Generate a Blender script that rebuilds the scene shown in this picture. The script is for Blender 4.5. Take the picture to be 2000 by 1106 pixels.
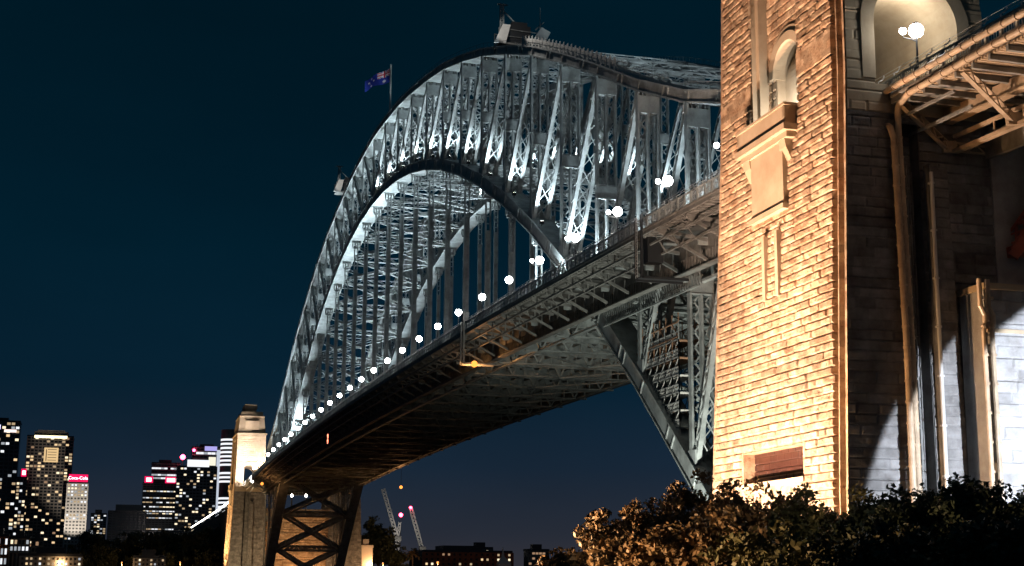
import bpy, math, random
import numpy as np
from mathutils import Vector, Matrix
R = math.radians
rng = np.random.default_rng(7)
random.seed(7)
scene = bpy.context.scene
for o in list(bpy.data.objects):
    bpy.data.objects.remove(o)
COL = scene.collection

# ------------------------------------------------------------------ camera
CAM = np.array([-86.489, -152.234, 11.648])
YAW, PIT, ROL, FPX = 0.268647, 0.199033, 0.0069168, 2893.13
cy_, sy_ = math.cos(YAW), math.sin(YAW)
FW = np.array([sy_ * math.cos(PIT), cy_ * math.cos(PIT), math.sin(PIT)])
_r = np.array([cy_, -sy_, 0.0]); _u = np.cross(_r, FW)
RT = _r * math.cos(ROL) + _u * math.sin(ROL)
UP = -_r * math.sin(ROL) + _u * math.cos(ROL)
cd = bpy.data.cameras.new('camera'); cam = bpy.data.objects.new('camera', cd); COL.objects.link(cam)
cd.sensor_width = 36.0; cd.lens = 36.0 * FPX / 2000.0
cd.clip_start = 0.5; cd.clip_end = 20000
M4 = Matrix.Identity(4)
for i in range(3):
    M4[i][0], M4[i][1], M4[i][2], M4[i][3] = RT[i], UP[i], -FW[i], CAM[i]
cam.matrix_world = M4
scene.camera = cam

def at(px, py, Y):
    """point of the plane y=Y seen at pixel (px, py) of the 2000 px wide photograph"""
    d = FW + RT * (px - 1000) / FPX - UP * (py - 553) / FPX
    return CAM + d * (Y - CAM[1]) / d[1]

# ------------------------------------------------------------------ world, moonless night sky
w = bpy.data.worlds.new('World'); scene.world = w; w.use_nodes = True
nt = w.node_tree; nt.nodes.clear()
out = nt.nodes.new('ShaderNodeOutputWorld'); bg = nt.nodes.new('ShaderNodeBackground')
tc = nt.nodes.new('ShaderNodeTexCoord'); sx = nt.nodes.new('ShaderNodeSeparateXYZ')
ramp = nt.nodes.new('ShaderNodeValToRGB')
nt.links.new(tc.outputs['Generated'], sx.inputs[0]); nt.links.new(sx.outputs['Z'], ramp.inputs[0])
el = ramp.color_ramp.elements
def s2l(c):
    return tuple(((v / 255.0) / 12.92 if v <= 10 else (((v / 255.0) + 0.055) / 1.055) ** 2.4) for v in c) + (1,)
stops = [(0.0, (56, 53, 59)), (0.03, (40, 45, 56)), (0.075, (23, 38, 54)), (0.13, (7, 32, 48)), (0.22, (2, 29, 43)), (0.36, (1, 25, 37)), (0.5, (1, 23, 34)), (1.0, (0, 22, 34))]
el[0].position, el[0].color = stops[0][0], s2l(stops[0][1])
el[1].position, el[1].color = stops[-1][0], s2l(stops[-1][1])
for pos, c in stops[1:-1]:
    e = el.new(pos); e.color = s2l(c)
nz = nt.nodes.new('ShaderNodeTexNoise'); nz.inputs['Scale'].default_value = 3.0; nz.inputs['Detail'].default_value = 5.0
mpw = nt.nodes.new('ShaderNodeMapping'); mpw.inputs['Scale'].default_value = (1, 1, 2.5)
mrw = nt.nodes.new('ShaderNodeMapRange'); mrw.inputs['From Min'].default_value = 0.3; mrw.inputs['From Max'].default_value = 0.7
mrw.inputs['To Min'].default_value = 0.86; mrw.inputs['To Max'].default_value = 1.14
vm = nt.nodes.new('ShaderNodeVectorMath'); vm.operation = 'SCALE'
nt.links.new(tc.outputs['Generated'], mpw.inputs[0]); nt.links.new(mpw.outputs[0], nz.inputs['Vector']); nt.links.new(nz.outputs['Fac'], mrw.inputs['Value'])
nt.links.new(ramp.outputs[0], vm.inputs[0]); nt.links.new(mrw.outputs[0], vm.inputs['Scale'])
nt.links.new(vm.outputs[0], bg.inputs[0]); bg.inputs[1].default_value = 1.0
nt.links.new(bg.outputs[0], out.inputs[0])
# moonlight, far weaker than the lamps
sl = bpy.data.lights.new('moon', 'SUN'); sl.energy = 0.004; sl.angle = R(0.5); sl.color = (0.7, 0.85, 1)
so = bpy.data.objects.new('moon', sl); COL.objects.link(so); so.rotation_euler = (R(40), 0, R(-60))

scene.view_settings.view_transform = 'Standard'; scene.view_settings.look = 'None'
scene.view_settings.exposure = 0.0; scene.view_settings.gamma = 1.0
scene.view_settings.use_curve_mapping = False
scene.cycles.use_denoising = True
scene.cycles.max_bounces = 5; scene.cycles.diffuse_bounces = 2; scene.cycles.glossy_bounces = 2
scene.cycles.sample_clamp_indirect = 4.0

def spot(name, loc, target, energy, angle, color, blend=0.5, radius=0.25):
    l = bpy.data.lights.new(name, 'SPOT'); l.energy = energy; l.spot_size = R(angle); l.spot_blend = blend
    l.color = color; l.shadow_soft_size = radius
    o = bpy.data.objects.new(name, l); COL.objects.link(o); o.location = loc
    o.rotation_euler = (Vector(target) - Vector(loc)).to_track_quat('-Z', 'Y').to_euler()
    return o

# ------------------------------------------------------------------ materials
def mat(name, color, rough=0.6, metal=0.0, var=0.0, scale=1.0, bump=0.0, bscale=None, color2=None, spec=0.5):
    m = bpy.data.materials.new(name); m.use_nodes = True
    n = m.node_tree; b = n.nodes['Principled BSDF']
    b.inputs['Base Color'].default_value = tuple(color) + (1,)
    b.inputs['Roughness'].default_value = rough; b.inputs['Metallic'].default_value = metal
    b.inputs['Specular IOR Level'].default_value = spec
    if var or color2 or bump:
        t = n.nodes.new('ShaderNodeTexCoord')
        nz = n.nodes.new('ShaderNodeTexNoise'); nz.inputs['Scale'].default_value = scale
        nz.inputs['Detail'].default_value = 6; nz.inputs['Roughness'].default_value = 0.65
        n.links.new(t.outputs['Object'], nz.inputs['Vector'])
        cr = n.nodes.new('ShaderNodeValToRGB')
        c2 = color2 or tuple(max(0, c * (1 - var)) for c in color)
        c1 = color if color2 else tuple(min(1, c * (1 + var)) for c in color)
        cr.color_ramp.elements[0].position = 0.34; cr.color_ramp.elements[1].position = 0.66
        cr.color_ramp.elements[0].color = tuple(c2) + (1,); cr.color_ramp.elements[1].color = tuple(c1) + (1,)
        n.links.new(nz.outputs['Fac'], cr.inputs[0]); n.links.new(cr.outputs[0], b.inputs['Base Color'])
        if bump:
            n2 = n.nodes.new('ShaderNodeTexNoise'); n2.inputs['Scale'].default_value = bscale or scale * 4
            n2.inputs['Detail'].default_value = 5
            n.links.new(t.outputs['Object'], n2.inputs['Vector'])
            bp = n.nodes.new('ShaderNodeBump'); bp.inputs['Strength'].default_value = 1.0
            bp.inputs['Distance'].default_value = bump
            n.links.new(n2.outputs['Fac'], bp.inputs['Height']); n.links.new(bp.outputs[0], b.inputs['Normal'])
    return m

def emit(name, color, strength):
    m = bpy.data.materials.new(name); m.use_nodes = True
    n = m.node_tree; n.nodes.clear()
    o = n.nodes.new('ShaderNodeOutputMaterial'); e = n.nodes.new('ShaderNodeEmission')
    e.inputs[0].default_value = tuple(color) + (1,); e.inputs[1].default_value = strength
    n.links.new(e.outputs[0], o.inputs[0])
    return m

STEEL = mat('grey_bridge_paint', (0.34, 0.37, 0.37), 0.5, 0.0, 0.35, 0.45, 0.01, 6)
STEELD = mat('weathered_steel', (0.20, 0.20, 0.19), 0.6, 0.0, 0.35, 0.6)
STONE = mat('sandstone', (0.58, 0.45, 0.31), 0.9, 0, 0, 0.9, 0.06, 4.0, color2=(0.33, 0.20, 0.115), spec=0.2)
def stains(m, col, scale, lo, hi, amt=1.0, stretch=(1, 1, 1)):
    n = m.node_tree; b = n.nodes['Principled BSDF']; src = b.inputs['Base Color'].links[0].from_socket
    t = n.nodes.new('ShaderNodeTexCoord'); mp = n.nodes.new('ShaderNodeMapping'); mp.inputs['Scale'].default_value = stretch
    nz = n.nodes.new('ShaderNodeTexNoise'); nz.inputs['Scale'].default_value = scale; nz.inputs['Detail'].default_value = 7; nz.inputs['Roughness'].default_value = 0.7
    mr = n.nodes.new('ShaderNodeMapRange'); mr.inputs['From Min'].default_value = lo; mr.inputs['From Max'].default_value = hi; mr.inputs['To Max'].default_value = amt
    mx = n.nodes.new('ShaderNodeMix'); mx.data_type = 'RGBA'
    n.links.new(t.outputs['Object'], mp.inputs[0]); n.links.new(mp.outputs[0], nz.inputs['Vector']); n.links.new(nz.outputs['Fac'], mr.inputs['Value'])
    n.links.new(mr.outputs[0], mx.inputs['Factor']); n.links.new(src, mx.inputs['A']); mx.inputs['B'].default_value = tuple(col) + (1,)
    n.links.new(mx.outputs['Result'], b.inputs['Base Color'])
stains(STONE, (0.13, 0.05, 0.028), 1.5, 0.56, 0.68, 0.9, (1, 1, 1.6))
TONED = set()
def block_tone(m, lo, hi):
    TONED.add(m.name); n = m.node_tree; b = n.nodes['Principled BSDF']; src = b.inputs['Base Color'].links[0].from_socket
    a = n.nodes.new('ShaderNodeAttribute'); a.attribute_name = 'block_tone'
    mr = n.nodes.new('ShaderNodeMapRange'); mr.inputs['To Min'].default_value = lo; mr.inputs['To Max'].default_value = hi
    vm = n.nodes.new('ShaderNodeVectorMath'); vm.operation = 'SCALE'
    n.links.new(a.outputs['Fac'], mr.inputs['Value']); n.links.new(src, vm.inputs[0]); n.links.new(mr.outputs[0], vm.inputs['Scale']); n.links.new(vm.outputs[0], b.inputs['Base Color'])
stains(STONE, (0.15, 0.075, 0.04), 0.5, 0.55, 0.75, 0.6, (1, 1, 0.22))
block_tone(STONE, 0.62, 1.2)
stains(STEEL, (0.12, 0.11, 0.10), 0.6, 0.58, 0.72, 0.55, (1, 1, 0.4))
STONES = mat('smooth_sandstone', (0.50, 0.41, 0.29), 0.85, 0, 0, 0.35, 0.008, 8.0, color2=(0.40, 0.31, 0.21), spec=0.2)
STONEG = mat('grey_sandstone', (0.42, 0.42, 0.42), 0.9, 0, 0, 0.5, 0.03, 6.0, color2=(0.27, 0.26, 0.25), spec=0.2)
STONED = mat('dimmed_sandstone', (0.24, 0.235, 0.23), 0.9, 0, 0, 0.6, 0.04, 5.0, color2=(0.12, 0.115, 0.11), spec=0.2)  # darker copy of the grey stone; dimmer light on lower wall put into colour
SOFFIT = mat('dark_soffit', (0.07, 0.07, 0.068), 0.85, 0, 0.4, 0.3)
CONC = mat('concrete', (0.30, 0.29, 0.27), 0.9, 0, 0.2, 0.4)
ASPH = mat('asphalt', (0.05, 0.05, 0.05), 0.9, 0, 0.2, 2.0)
PIPE = mat('pipe_paint', (0.42, 0.32, 0.22), 0.45, 0, 0.25, 0.8)
COPPER = mat('copper_brown_panel', (0.040, 0.013, 0.008), 0.45, 0, 0.3, 0.5)
REDSTEEL = mat('red_lit_steel', (0.28, 0.06, 0.035), 0.5, 0, 0.25, 0.8)  # red light on the struts put into their base colour
WHITEP = mat('white_paint', (0.75, 0.74, 0.70), 0.5, 0, 0.08, 1.0)
DARK = mat('dark_paint', (0.03, 0.032, 0.035), 0.5)
GALV = mat('galvanised_tube', (0.55, 0.55, 0.53), 0.4, 0.3)
PLANK = mat('scaffold_boards', (0.36, 0.20, 0.12), 0.8, 0, 0.3, 1.5)
BARK = mat('bark', (0.10, 0.07, 0.05), 0.9, 0, 0.3, 2)
LAMPW = emit('white_lamp', (1.0, 0.985, 0.96), 46.0)
LAMPO = emit('sodium_lamp', (1.0, 0.30, 0.05), 2.4)
LAMPR = emit('red_beacon', (1.0, 0.05, 0.12), 20.0)
FLOODW = emit('flood_glass', (1.0, 0.98, 0.95), 25.0)

# ------------------------------------------------------------------ mesh building
def unit(v):
    v = np.asarray(v, float)
    return v / (np.linalg.norm(v, axis=-1, keepdims=True) + 1e-12)

BOXF = np.array([[0, 3, 2, 1], [4, 5, 6, 7], [0, 1, 5, 4], [1, 2, 6, 5], [2, 3, 7, 6], [3, 0, 4, 7]])

class MB:
    def __init__(self):
        self.tone = None; self.V = []; self.F = []; self.N = []; self.n = 0; self.MI = []
    def add(self, v, f, mi=0):
        v = np.asarray(v, float).reshape(-1, 3); f = np.asarray(f, int).reshape(-1, 4)
        self.V.append(v); self.F.append(f + self.n); self.n += len(v)
        self.MI.append(np.full(len(f), mi) if np.isscalar(mi) else np.asarray(mi))
        return self
    def beams(self, A, B, w, h, up=(0, 0, 1)):
        A = np.asarray(A, float).reshape(-1, 3); B = np.asarray(B, float).reshape(-1, 3)
        d = unit(B - A); upv = np.broadcast_to(np.asarray(up, float), d.shape)
        s = np.cross(d, upv)
        bad = np.linalg.norm(s, axis=1) < 1e-6
        s[bad] = np.cross(d[bad], np.array([0, 1.0, 0.0])) if bad.any() else s[bad]
        bad = np.linalg.norm(s, axis=1) < 1e-6
        s[bad] = np.array([1.0, 0, 0])
        s = unit(s); u = np.cross(s, d)
        s = s * w / 2; u = u * h / 2
        v = np.stack([A - s - u, A + s - u, A + s + u, A - s + u, B - s - u, B + s - u, B + s + u, B - s + u], 1)
        k = len(A)
        f = BOXF[None] + (np.arange(k) * 8)[:, None, None]
        return self.add(v.reshape(-1, 3), f.reshape(-1, 4))
    def beam(self, a, b, w, h=None, up=(0, 0, 1)):
        return self.beams([a], [b], w, h if h is not None else w, up)
    def box(self, lo, hi):
        x0, y0, z0 = lo; x1, y1, z1 = hi
        v = [(x0, y0, z0), (x1, y0, z0), (x1, y1, z0), (x0, y1, z0), (x0, y0, z1), (x1, y0, z1), (x1, y1, z1), (x0, y1, z1)]
        return self.add(v, BOXF)
    def boxes(self, lo, hi):
        for a, b in zip(lo, hi): self.box(a, b)
        return self
    def frustum(self, c, z0, hx0, hy0, z1, hx1, hy1):
        x, y = c
        v = [(x - hx0, y - hy0, z0), (x + hx0, y - hy0, z0), (x + hx0, y + hy0, z0), (x - hx0, y + hy0, z0),
             (x - hx1, y - hy1, z1), (x + hx1, y - hy1, z1), (x + hx1, y + hy1, z1), (x - hx1, y + hy1, z1)]
        return self.add(v, BOXF)
    def tube(self, pts, r, n=10, caps=True):
        P = np.asarray(pts, float); k = len(P)
        rr = np.broadcast_to(np.asarray(r, float), (k,))
        T = np.gradient(P, axis=0); T = unit(T)
        ref = np.array([0, 0, 1.0]) if abs(T[0][2]) < 0.9 else np.array([1.0, 0, 0])
        rings = []
        s = unit(np.cross(T[0], ref))
        for i in range(k):
            s = unit(s - T[i] * (s @ T[i])); u = np.cross(T[i], s)
            a = np.arange(n) * 2 * math.pi / n
            rings.append(P[i] + rr[i] * (np.cos(a)[:, None] * s + np.sin(a)[:, None] * u))
        v = np.concatenate(rings); f = []
        for i in range(k - 1):
            for j in range(n):
                f.append((i * n + j, i * n + (j + 1) % n, (i + 1) * n + (j + 1) % n, (i + 1) * n + j))
        b = self.n
        self.add(v, f)
        if caps:
            self.N.append([b + j for j in range(n)][::-1]); self.N.append([b + (k - 1) * n + j for j in range(n)])
        return self
    def sphere(self, c, r, n=8, m=6):
        pts = []; rad = []
        for i in range(m + 1):
            a = math.pi * i / m
            pts.append((c[0], c[1], c[2] - r * math.cos(a))); rad.append(max(r * math.sin(a), 1e-3))
        return self.tube(pts, rad, n, True)
    def prism(self, poly, a, b):
        """polygon points (list of 3-vectors) at a, swept by vector b"""
        P = np.asarray(poly, float) + np.asarray(a, float); k = len(P)
        v = np.concatenate([P, P + np.asarray(b, float)]); base = self.n
        f = [(i, (i + 1) % k, (i + 1) % k + k, i + k) for i in range(k)]
        self.add(v, f)
        self.N.append([base + i for i in range(k)][::-1]); self.N.append([base + k + i for i in range(k)])
        return self
    def laced(self, A, B, wdir, w, d, nleg=2, pitch=1.6, leg=0.25, bar=0.12, faces=(-1, 1), x=True):
        A = np.asarray(A, float); B = np.asarray(B, float); L = np.linalg.norm(B - A); a = (B - A) / L
        wv = np.asarray(wdir, float); wv = unit(wv - a * (wv @ a)); dv = np.cross(a, wv)
        offs = np.linspace(-w / 2, w / 2, nleg)
        for o in offs:
            self.beam(A + wv * o, B + wv * o, leg, d, dv)
        n = max(1, int(round(L / pitch))); t = np.linspace(0, L, n + 1)
        P = []; Q = []
        for j in range(nleg - 1):
            for s in faces:
                base = A + dv * s * d * 0.45
                p0 = base + wv * offs[j] + a * t[:-1, None]; p1 = base + wv * offs[j + 1] + a * t[1:, None]
                q0 = base + wv * offs[j + 1] + a * t[:-1, None]; q1 = base + wv * offs[j] + a * t[1:, None]
                if x:
                    P += [p0, q0]; Q += [p1, q1]
                else:
                    m = np.arange(n) % 2 == 0
                    P += [p0[m], q0[~m]]; Q += [p1[m], q1[~m]]
        self.beams(np.concatenate(P), np.concatenate(Q), bar, bar * 0.4 if bar > .1 else bar, dv)
        return self
    def build(self, name, m, parent=None, loc=None, smooth=False):
        me = bpy.data.meshes.new(name)
        v = np.concatenate(self.V); f = np.concatenate(self.F)
        if loc is not None: v = v - np.asarray(loc, float)
        if self.N:
            me.from_pydata(v.tolist(), [], f.tolist() + self.N)
        else:
            me.vertices.add(len(v)); me.vertices.foreach_set('co', v.astype(np.float32).ravel())
            me.loops.add(len(f) * 4); me.loops.foreach_set('vertex_index', f.astype(np.int32).ravel())
            me.polygons.add(len(f)); me.polygons.foreach_set('loop_start', (np.arange(len(f)) * 4).astype(np.int32))
            me.update(calc_edges=True)
        mats = m if isinstance(m, (list, tuple)) else [m]
        tn = np.full(len(v), 0.5, np.float32)
        if self.tone is not None: tn[:len(self.tone)] = self.tone
        if mats[0].name in TONED:
            at_ = me.attributes.new('block_tone', 'FLOAT', 'POINT'); at_.data.foreach_set('value', tn)
        for q in mats: me.materials.append(q)
        if len(mats) > 1:
            mi = np.concatenate(self.MI); mi = np.concatenate([mi, np.zeros(len(self.N), int)])
            me.polygons.foreach_set('material_index', mi.astype(np.int32))
        me.polygons.foreach_set('use_smooth', np.full(len(me.polygons), bool(smooth)))
        me.update()
        o = bpy.data.objects.new(name, me); COL.objects.link(o)
        if loc is not None and parent is None: o.location = tuple(float(q) for q in loc)
        if parent is not None: o.parent = parent
        return o

def empty(name, loc=(0, 0, 0), rz=0.0):
    o = bpy.data.objects.new(name, None); COL.objects.link(o); o.location = tuple(float(q) for q in loc); o.rotation_euler = (0, 0, rz)
    o.empty_display_size = 0.5
    return o
def tag(o, label=None, cat=None, group=None, kind=None):
    if label: o['label'] = label
    if cat: o['category'] = cat
    if group: o['group'] = group
    if kind: o['kind'] = kind
    return o
def copy_tree(o, parent=None):
    c = o.copy(); COL.objects.link(c)
    if parent is not None: c.parent = parent
    for ch in list(o.children): copy_tree(ch, c)
    return c
ORD = ['first', 'second', 'third', 'fourth', 'fifth', 'sixth', 'seventh', 'eighth', 'ninth', 'tenth', 'eleventh', 'twelfth', 'thirteenth', 'fourteenth',
       'fifteenth', 'sixteenth', 'seventeenth', 'eighteenth', 'nineteenth', 'twentieth', 'twenty-first', 'twenty-second', 'twenty-third', 'twenty-fourth',
       'twenty-fifth', 'twenty-sixth', 'twenty-seventh', 'twenty-eighth', 'twenty-ninth', 'thirtieth']

# ------------------------------------------------------------------ ground and water
def terrain_z(x, y):
    near = 9.0
    far = 2.5 + 26 * np.clip((y - 560) / 260, 0, 1) ** 1.2 + 2 * np.sin(x * 0.01) * np.clip((y - 560) / 200, 0, 1)
    far = np.where(x > 60, 2.5 + 6 * np.clip((y - 600) / 400, 0, 1), far)
    z = np.where(y < -6, near, np.where(y > 508, far, -4.0))
    return z
gx = np.unique(np.concatenate([np.linspace(-6000, -400, 12), np.linspace(-400, 400, 41), np.linspace(400, 6000, 12)]))
gy = np.unique(np.concatenate([np.linspace(-600, -30, 20), [-8, -5], [505, 509], np.linspace(520, 1200, 40), np.linspace(1200, 9000, 12)]))
GX, GY = np.meshgrid(gx, gy); GZ = terrain_z(GX, GY)
nx, ny = len(gx), len(gy)
idx = np.arange(nx * ny).reshape(ny, nx)
g = MB().add(np.stack([GX, GY, GZ], -1).reshape(-1, 3), np.stack([idx[:-1, :-1], idx[:-1, 1:], idx[1:, 1:], idx[1:, :-1]], -1).reshape(-1, 4))
tag(g.build('ground', mat('dark_soil', (0.06, 0.055, 0.04), 0.95, 0, 0.4, 0.05)), kind='structure')
wm = mat('harbour_water', (0.01, 0.02, 0.025), 0.08, 0, 0.1, 0.2, 0.15, 0.15)
tag(MB().add([(-6000, -7, 0), (6000, -7, 0), (6000, 512, 0), (-6000, 512, 0)], [(0, 1, 2, 3)]).build('water', wm), kind='structure')

# ------------------------------------------------------------------ the arch bridge
L = 503.0; NP = 28; PAN = L / NP
def zrail(y): return 59.03 - 3.99 * ((np.asarray(y, float) - 251.5) / 250) ** 2
ztop_half = [66.5, 72.4, 79.9, 88.4, 96.5, 104.1, 110.6, 116.5, 121.4, 125.8, 129.0, 131.7, 133.9, 135.1, 135.7]
ZT = np.array(ztop_half + ztop_half[-2::-1]) + 0.85
T_ = np.arange(NP + 1) / NP
ZB = 10.12 + 428 * T_ * (1 - T_)
YK = T_ * L
bridge = empty('arch_bridge', (0, 0, 0))
tag(bridge, 'grey steel through-arch bridge carrying its deck from the stone pylon to the far shore', 'bridge')

def chord(X0, Z, h, hw, name):
    P = np.stack([np.full(NP + 1, X0), YK, Z], 1)
    t = np.gradient(P, axis=0); t[:, 0] = 0; t = unit(t)
    n = np.stack([np.zeros(NP + 1), -t[:, 2], t[:, 1]], 1)
    mb = MB()
    # finely curved polyline for the long chord
    ex = np.array([1.0, 0, 0])
    ring = np.stack([P - ex * hw - n * h / 2, P + ex * hw - n * h / 2, P + ex * hw + n * h / 2, P - ex * hw + n * h / 2], 1)
    v = ring.reshape(-1, 3); f = []
    for i in range(NP):
        for j in range(4):
            f.append((i * 4 + j, i * 4 + (j + 1) % 4, i * 4 + 4 + (j + 1) % 4, i * 4 + 4 + j))
    f += [(0, 3, 2, 1), (NP * 4, NP * 4 + 1, NP * 4 + 2, NP * 4 + 3)]
    mb.add(v, f)
    # flange lips along the four edges
    for sx_ in (-1, 1):
        for sn in (-1, 1):
            a = P + ex * sx_ * (hw + 0.12) + n * sn * (h / 2 - 0.1)
            mb.beams(a[:-1], a[1:], 0.24, 0.22, (1, 0, 0))
    # splice plates with rivet bands across the webs
    A = []; B = []
    for i in range(NP):
        for fr in (0.32, 0.42, 0.93):
            c = P[i] * (1 - fr) + P[i + 1] * fr
            nn = unit(n[i] * (1 - fr) + n[i + 1] * fr)
            for s in (-1, 1):
                A.append(c + ex * s * (hw + 0.06) - nn * h * 0.44); B.append(c + ex * s * (hw + 0.06) + nn * h * 0.44)
    mb.beams(A, B, 0.3, 0.16, (1, 0, 0))
    # gusset plates at the panel points, on the inner side of the chord
    return mb.build(name, STEEL, bridge), P, n

TOP = {}; BOT = {}
for X0 in (-15.0, 15.0):
    _, TOP[X0], NT = chord(X0, ZT, 1.7, 1.7, 'top_chord')
    _, BOT[X0], NB = chord(X0, ZB, 2.6, 1.7, 'bottom_chord')
    for k in range(NP + 1):
        a = np.array([X0, YK[k], ZB[k] + 1.2]); b = np.array([X0, YK[k], ZT[k] - 0.8])
        mb = MB(); ln = b[2] - a[2]
        mb.laced(a, b, (1, 0, 0), 3.0, 0.95, 3, 1.9, 0.3, 0.2, faces=(1,))
        mb.box((X0 - 1.62, YK[k] - 0.52, b[2] - 3.4), (X0 + 1.62, YK[k] + 0.52, b[2] - 0.9))
        mb.boxes([(X0 - 1.6 + q * 0.62, YK[k] - 0.5, b[2] - 0.9) for q in range(6)], [(X0 - 1.45 + q * 0.62, YK[k] + 0.5, b[2] + .3) for q in range(6)])
        if ln > 20:
            zm = a[2] + ln * 0.48
            mb.box((X0 - 1.62, YK[k] - 0.5, zm - 0.9), (X0 + 1.62, YK[k] + 0.5, zm + 0.9))
            mb.box((X0 - 1.72, YK[k] - 0.55, zm + 1.0), (X0 + 1.72, YK[k] + 0.55, zm + 1.12))
            mb.box((X0 - 1.72, YK[k] - 0.55, zm - 1.12), (X0 + 1.72, YK[k] + 0.55, zm - 1.0))
        # gusset flares at the foot
        mb.box((X0 - 1.66, YK[k] - 1.3, a[2] - 0.3), (X0 - 1.4, YK[k] + 1.3, a[2] + 1.6))
        mb.box((X0 + 1.4, YK[k] - 1.3, a[2] - 0.3), (X0 + 1.66, YK[k] + 1.3, a[2] + 1.6))
        mb.build('vertical', STEEL, bridge)
    for k in range(NP):
        if k < NP // 2:
            a = np.array([X0, YK[k] + 0.5, ZT[k] - 0.9]); b = np.array([X0, YK[k + 1] - 0.5, ZB[k + 1] + 1.3])
        else:
            a = np.array([X0, YK[k + 1] - 0.5, ZT[k + 1] - 0.9]); b = np.array([X0, YK[k] + 0.5, ZB[k] + 1.3])
        mb = MB()
        for s in (-1, 1):
            mb.laced(a + (s * 1.15, 0, 0), b + (s * 1.15, 0, 0), (0, 1, 0.2), 1.0, 0.62, 2, 1.4, 0.16, 0.22, x=False, faces=(-1,))
            mb.beam(a + (s * 1.15, 0, 0), b + (s * 1.15, 0, 0), 0.12, 0.9, (0, 1, 0.3))
        mb.laced(a, b, (1, 0, 0), 2.0, 0.7, 2, 3.0, 0.06, 0.14, x=True, faces=(1,))
        mb.build('diagonal', STEEL, bridge)
    # hangers from the bottom chord down to the deck
    for k in range(5, 24):
        zt = ZB[k] - 1.3; zd = float(zrail(YK[k])) - 2.5
        if zt - zd < 3: continue
        mb = MB()
        xo = X0
        zs = max(zd + 1, zt - 9.0)
        mb.box((xo - 0.42, YK[k] - 0.1, zd), (xo + 0.42, YK[k] + 0.1, zs))
        for s in (-1, 1):
            mb.box((xo + s * 0.45 - 0.1, YK[k] - 0.42, zd), (xo + s * 0.45 + 0.1, YK[k] + 0.42, zt))
        zz = np.arange(zs, zt - 1, 1.5)
        if len(zz): mb.beams(np.stack([np.full(len(zz), xo - .4), np.full(len(zz), YK[k]), zz], 1), np.stack([np.full(len(zz), xo + .4), np.full(len(zz), YK[k]), zz], 1), 0.1, 0.25, (0, 0, 1))
        mb.box((xo - 1.3, YK[k] - 0.6, zt - 0.5), (xo + 1.3, YK[k] + 0.6, zt + 0.3))
        mb.box((xo - 1.0, YK[k] - 0.5, zt - 2.4), (xo + 1.0, YK[k] + 0.5, zt - 1.9))
        for q in (-1.1, -0.35, 0.35, 1.1):
            mb.box((xo + q - 0.09, YK[k] - 0.55, zt - 1.9), (xo + q + 0.09, YK[k] + 0.55, zt - 0.5))
        mb.build('hanger', STEEL, bridge)
# lateral bracing between the two trusses
def lateral(P, Q, dz, nm):
    for k in range(NP):
        mb = MB()
        a, b = P[-15.0][k] + (1.5, 0, dz), P[-15.0][k + 1] + (1.5, 0, dz)
        c, d = P[15.0][k] + (-1.5, 0, dz), P[15.0][k + 1] + (-1.5, 0, dz)
        nrm = unit(np.cross(c - a, b - a))
        if k >= 23 and nm == 'lower_brace':
            for p_, q_ in ((a, c), (a, d), (b, c)): mb.laced(p_, q_, nrm, 2.2, 1.0, 2, 2.0, 0.5, 0.35)
            mb.beam((a + d) / 2 - (2.6, 0, 0), (a + d) / 2 + (2.6, 0, 0), 3.0, 1.1, nrm)
        mb.laced(a, c, nrm, 1.7, 0.5, 2, 2.4, 0.2, 0.14, x=False)
        mb.laced(a, d, nrm, 1.1, 0.4, 2, 2.6, 0.14, 0.12, x=False)
        mb.laced(b, c, nrm, 1.1, 0.4, 2, 2.6, 0.14, 0.12, x=False)
        m_ = (a + d) / 2
        mb.beam(m_ - (1.6, 0, 0), m_ + (1.6, 0, 0), 1.6, 0.8, nrm)
        if k == NP - 1: mb.laced(b, d, nrm, 1.7, 0.5, 2, 1.8, 0.2, 0.14)
        mb.build(nm, STEEL, bridge)
lateral(BOT, None, 0.0, 'lower_brace')
lateral(TOP, None, 0.0, 'upper_brace')
# deck: nodes from pylon to pylon and a little beyond
DY = np.arange(-3, 32) * PAN
ZR = zrail(DY)
def long_beam(mb, x, dz, w, h, Y=DY):
    z = zrail(Y)
    P = np.stack([np.full(len(Y), x), Y, z + dz], 1)
    mb.beams(P[:-1], P[1:], w, h)
mb = MB()
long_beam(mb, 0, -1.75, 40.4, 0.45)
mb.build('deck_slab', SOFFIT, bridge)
mb = MB()
long_beam(mb, -22.4, -1.58, 4.0, 0.22); mb.build('footway', CONC, bridge)
mb = MB(); long_beam(mb, 22.4, -1.58, 4.0, 0.22); mb.build('footway', CONC, bridge)
DG = np.arange(0, 29) * PAN
mb = MB()
for x in (-12, -9, -6, -3, 0, 3, 6, 9, 12): long_beam(mb, x, -2.6, 0.45, 1.2, DG)
mb.build('stringer', STEELD, bridge)
for X0 in (-17.6, 17.6):
    mb = MB(); s = np.sign(X0)
    long_beam(mb, X0, -4.0, 0.3, 4.0, DG)                 # fascia girder
    long_beam(mb, X0, -6.05, 1.1, 0.18, DG)
    long_beam(mb, X0, -2.2, 0.9, 0.18, DG)
    yy = np.arange(2, 502, 0.9)
    z = zrail(yy)
    A = np.stack([np.full(len(yy), X0 + s * 0.2), yy, z - 5.9], 1); B = A + (0, 0, 1.6)
    mb.beams(A, B, 0.2, 0.25, (1, 0, 0))
    A = np.stack([np.full(len(yy[::5]), X0 + s * 0.2), yy[::5], z[::5] - 5.9], 1); B = A + (0, 0, 3.7)
    mb.beams(A, B, 0.3, 0.3, (1, 0, 0))
    mb.build('edge_girder', STEELD, bridge)
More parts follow.
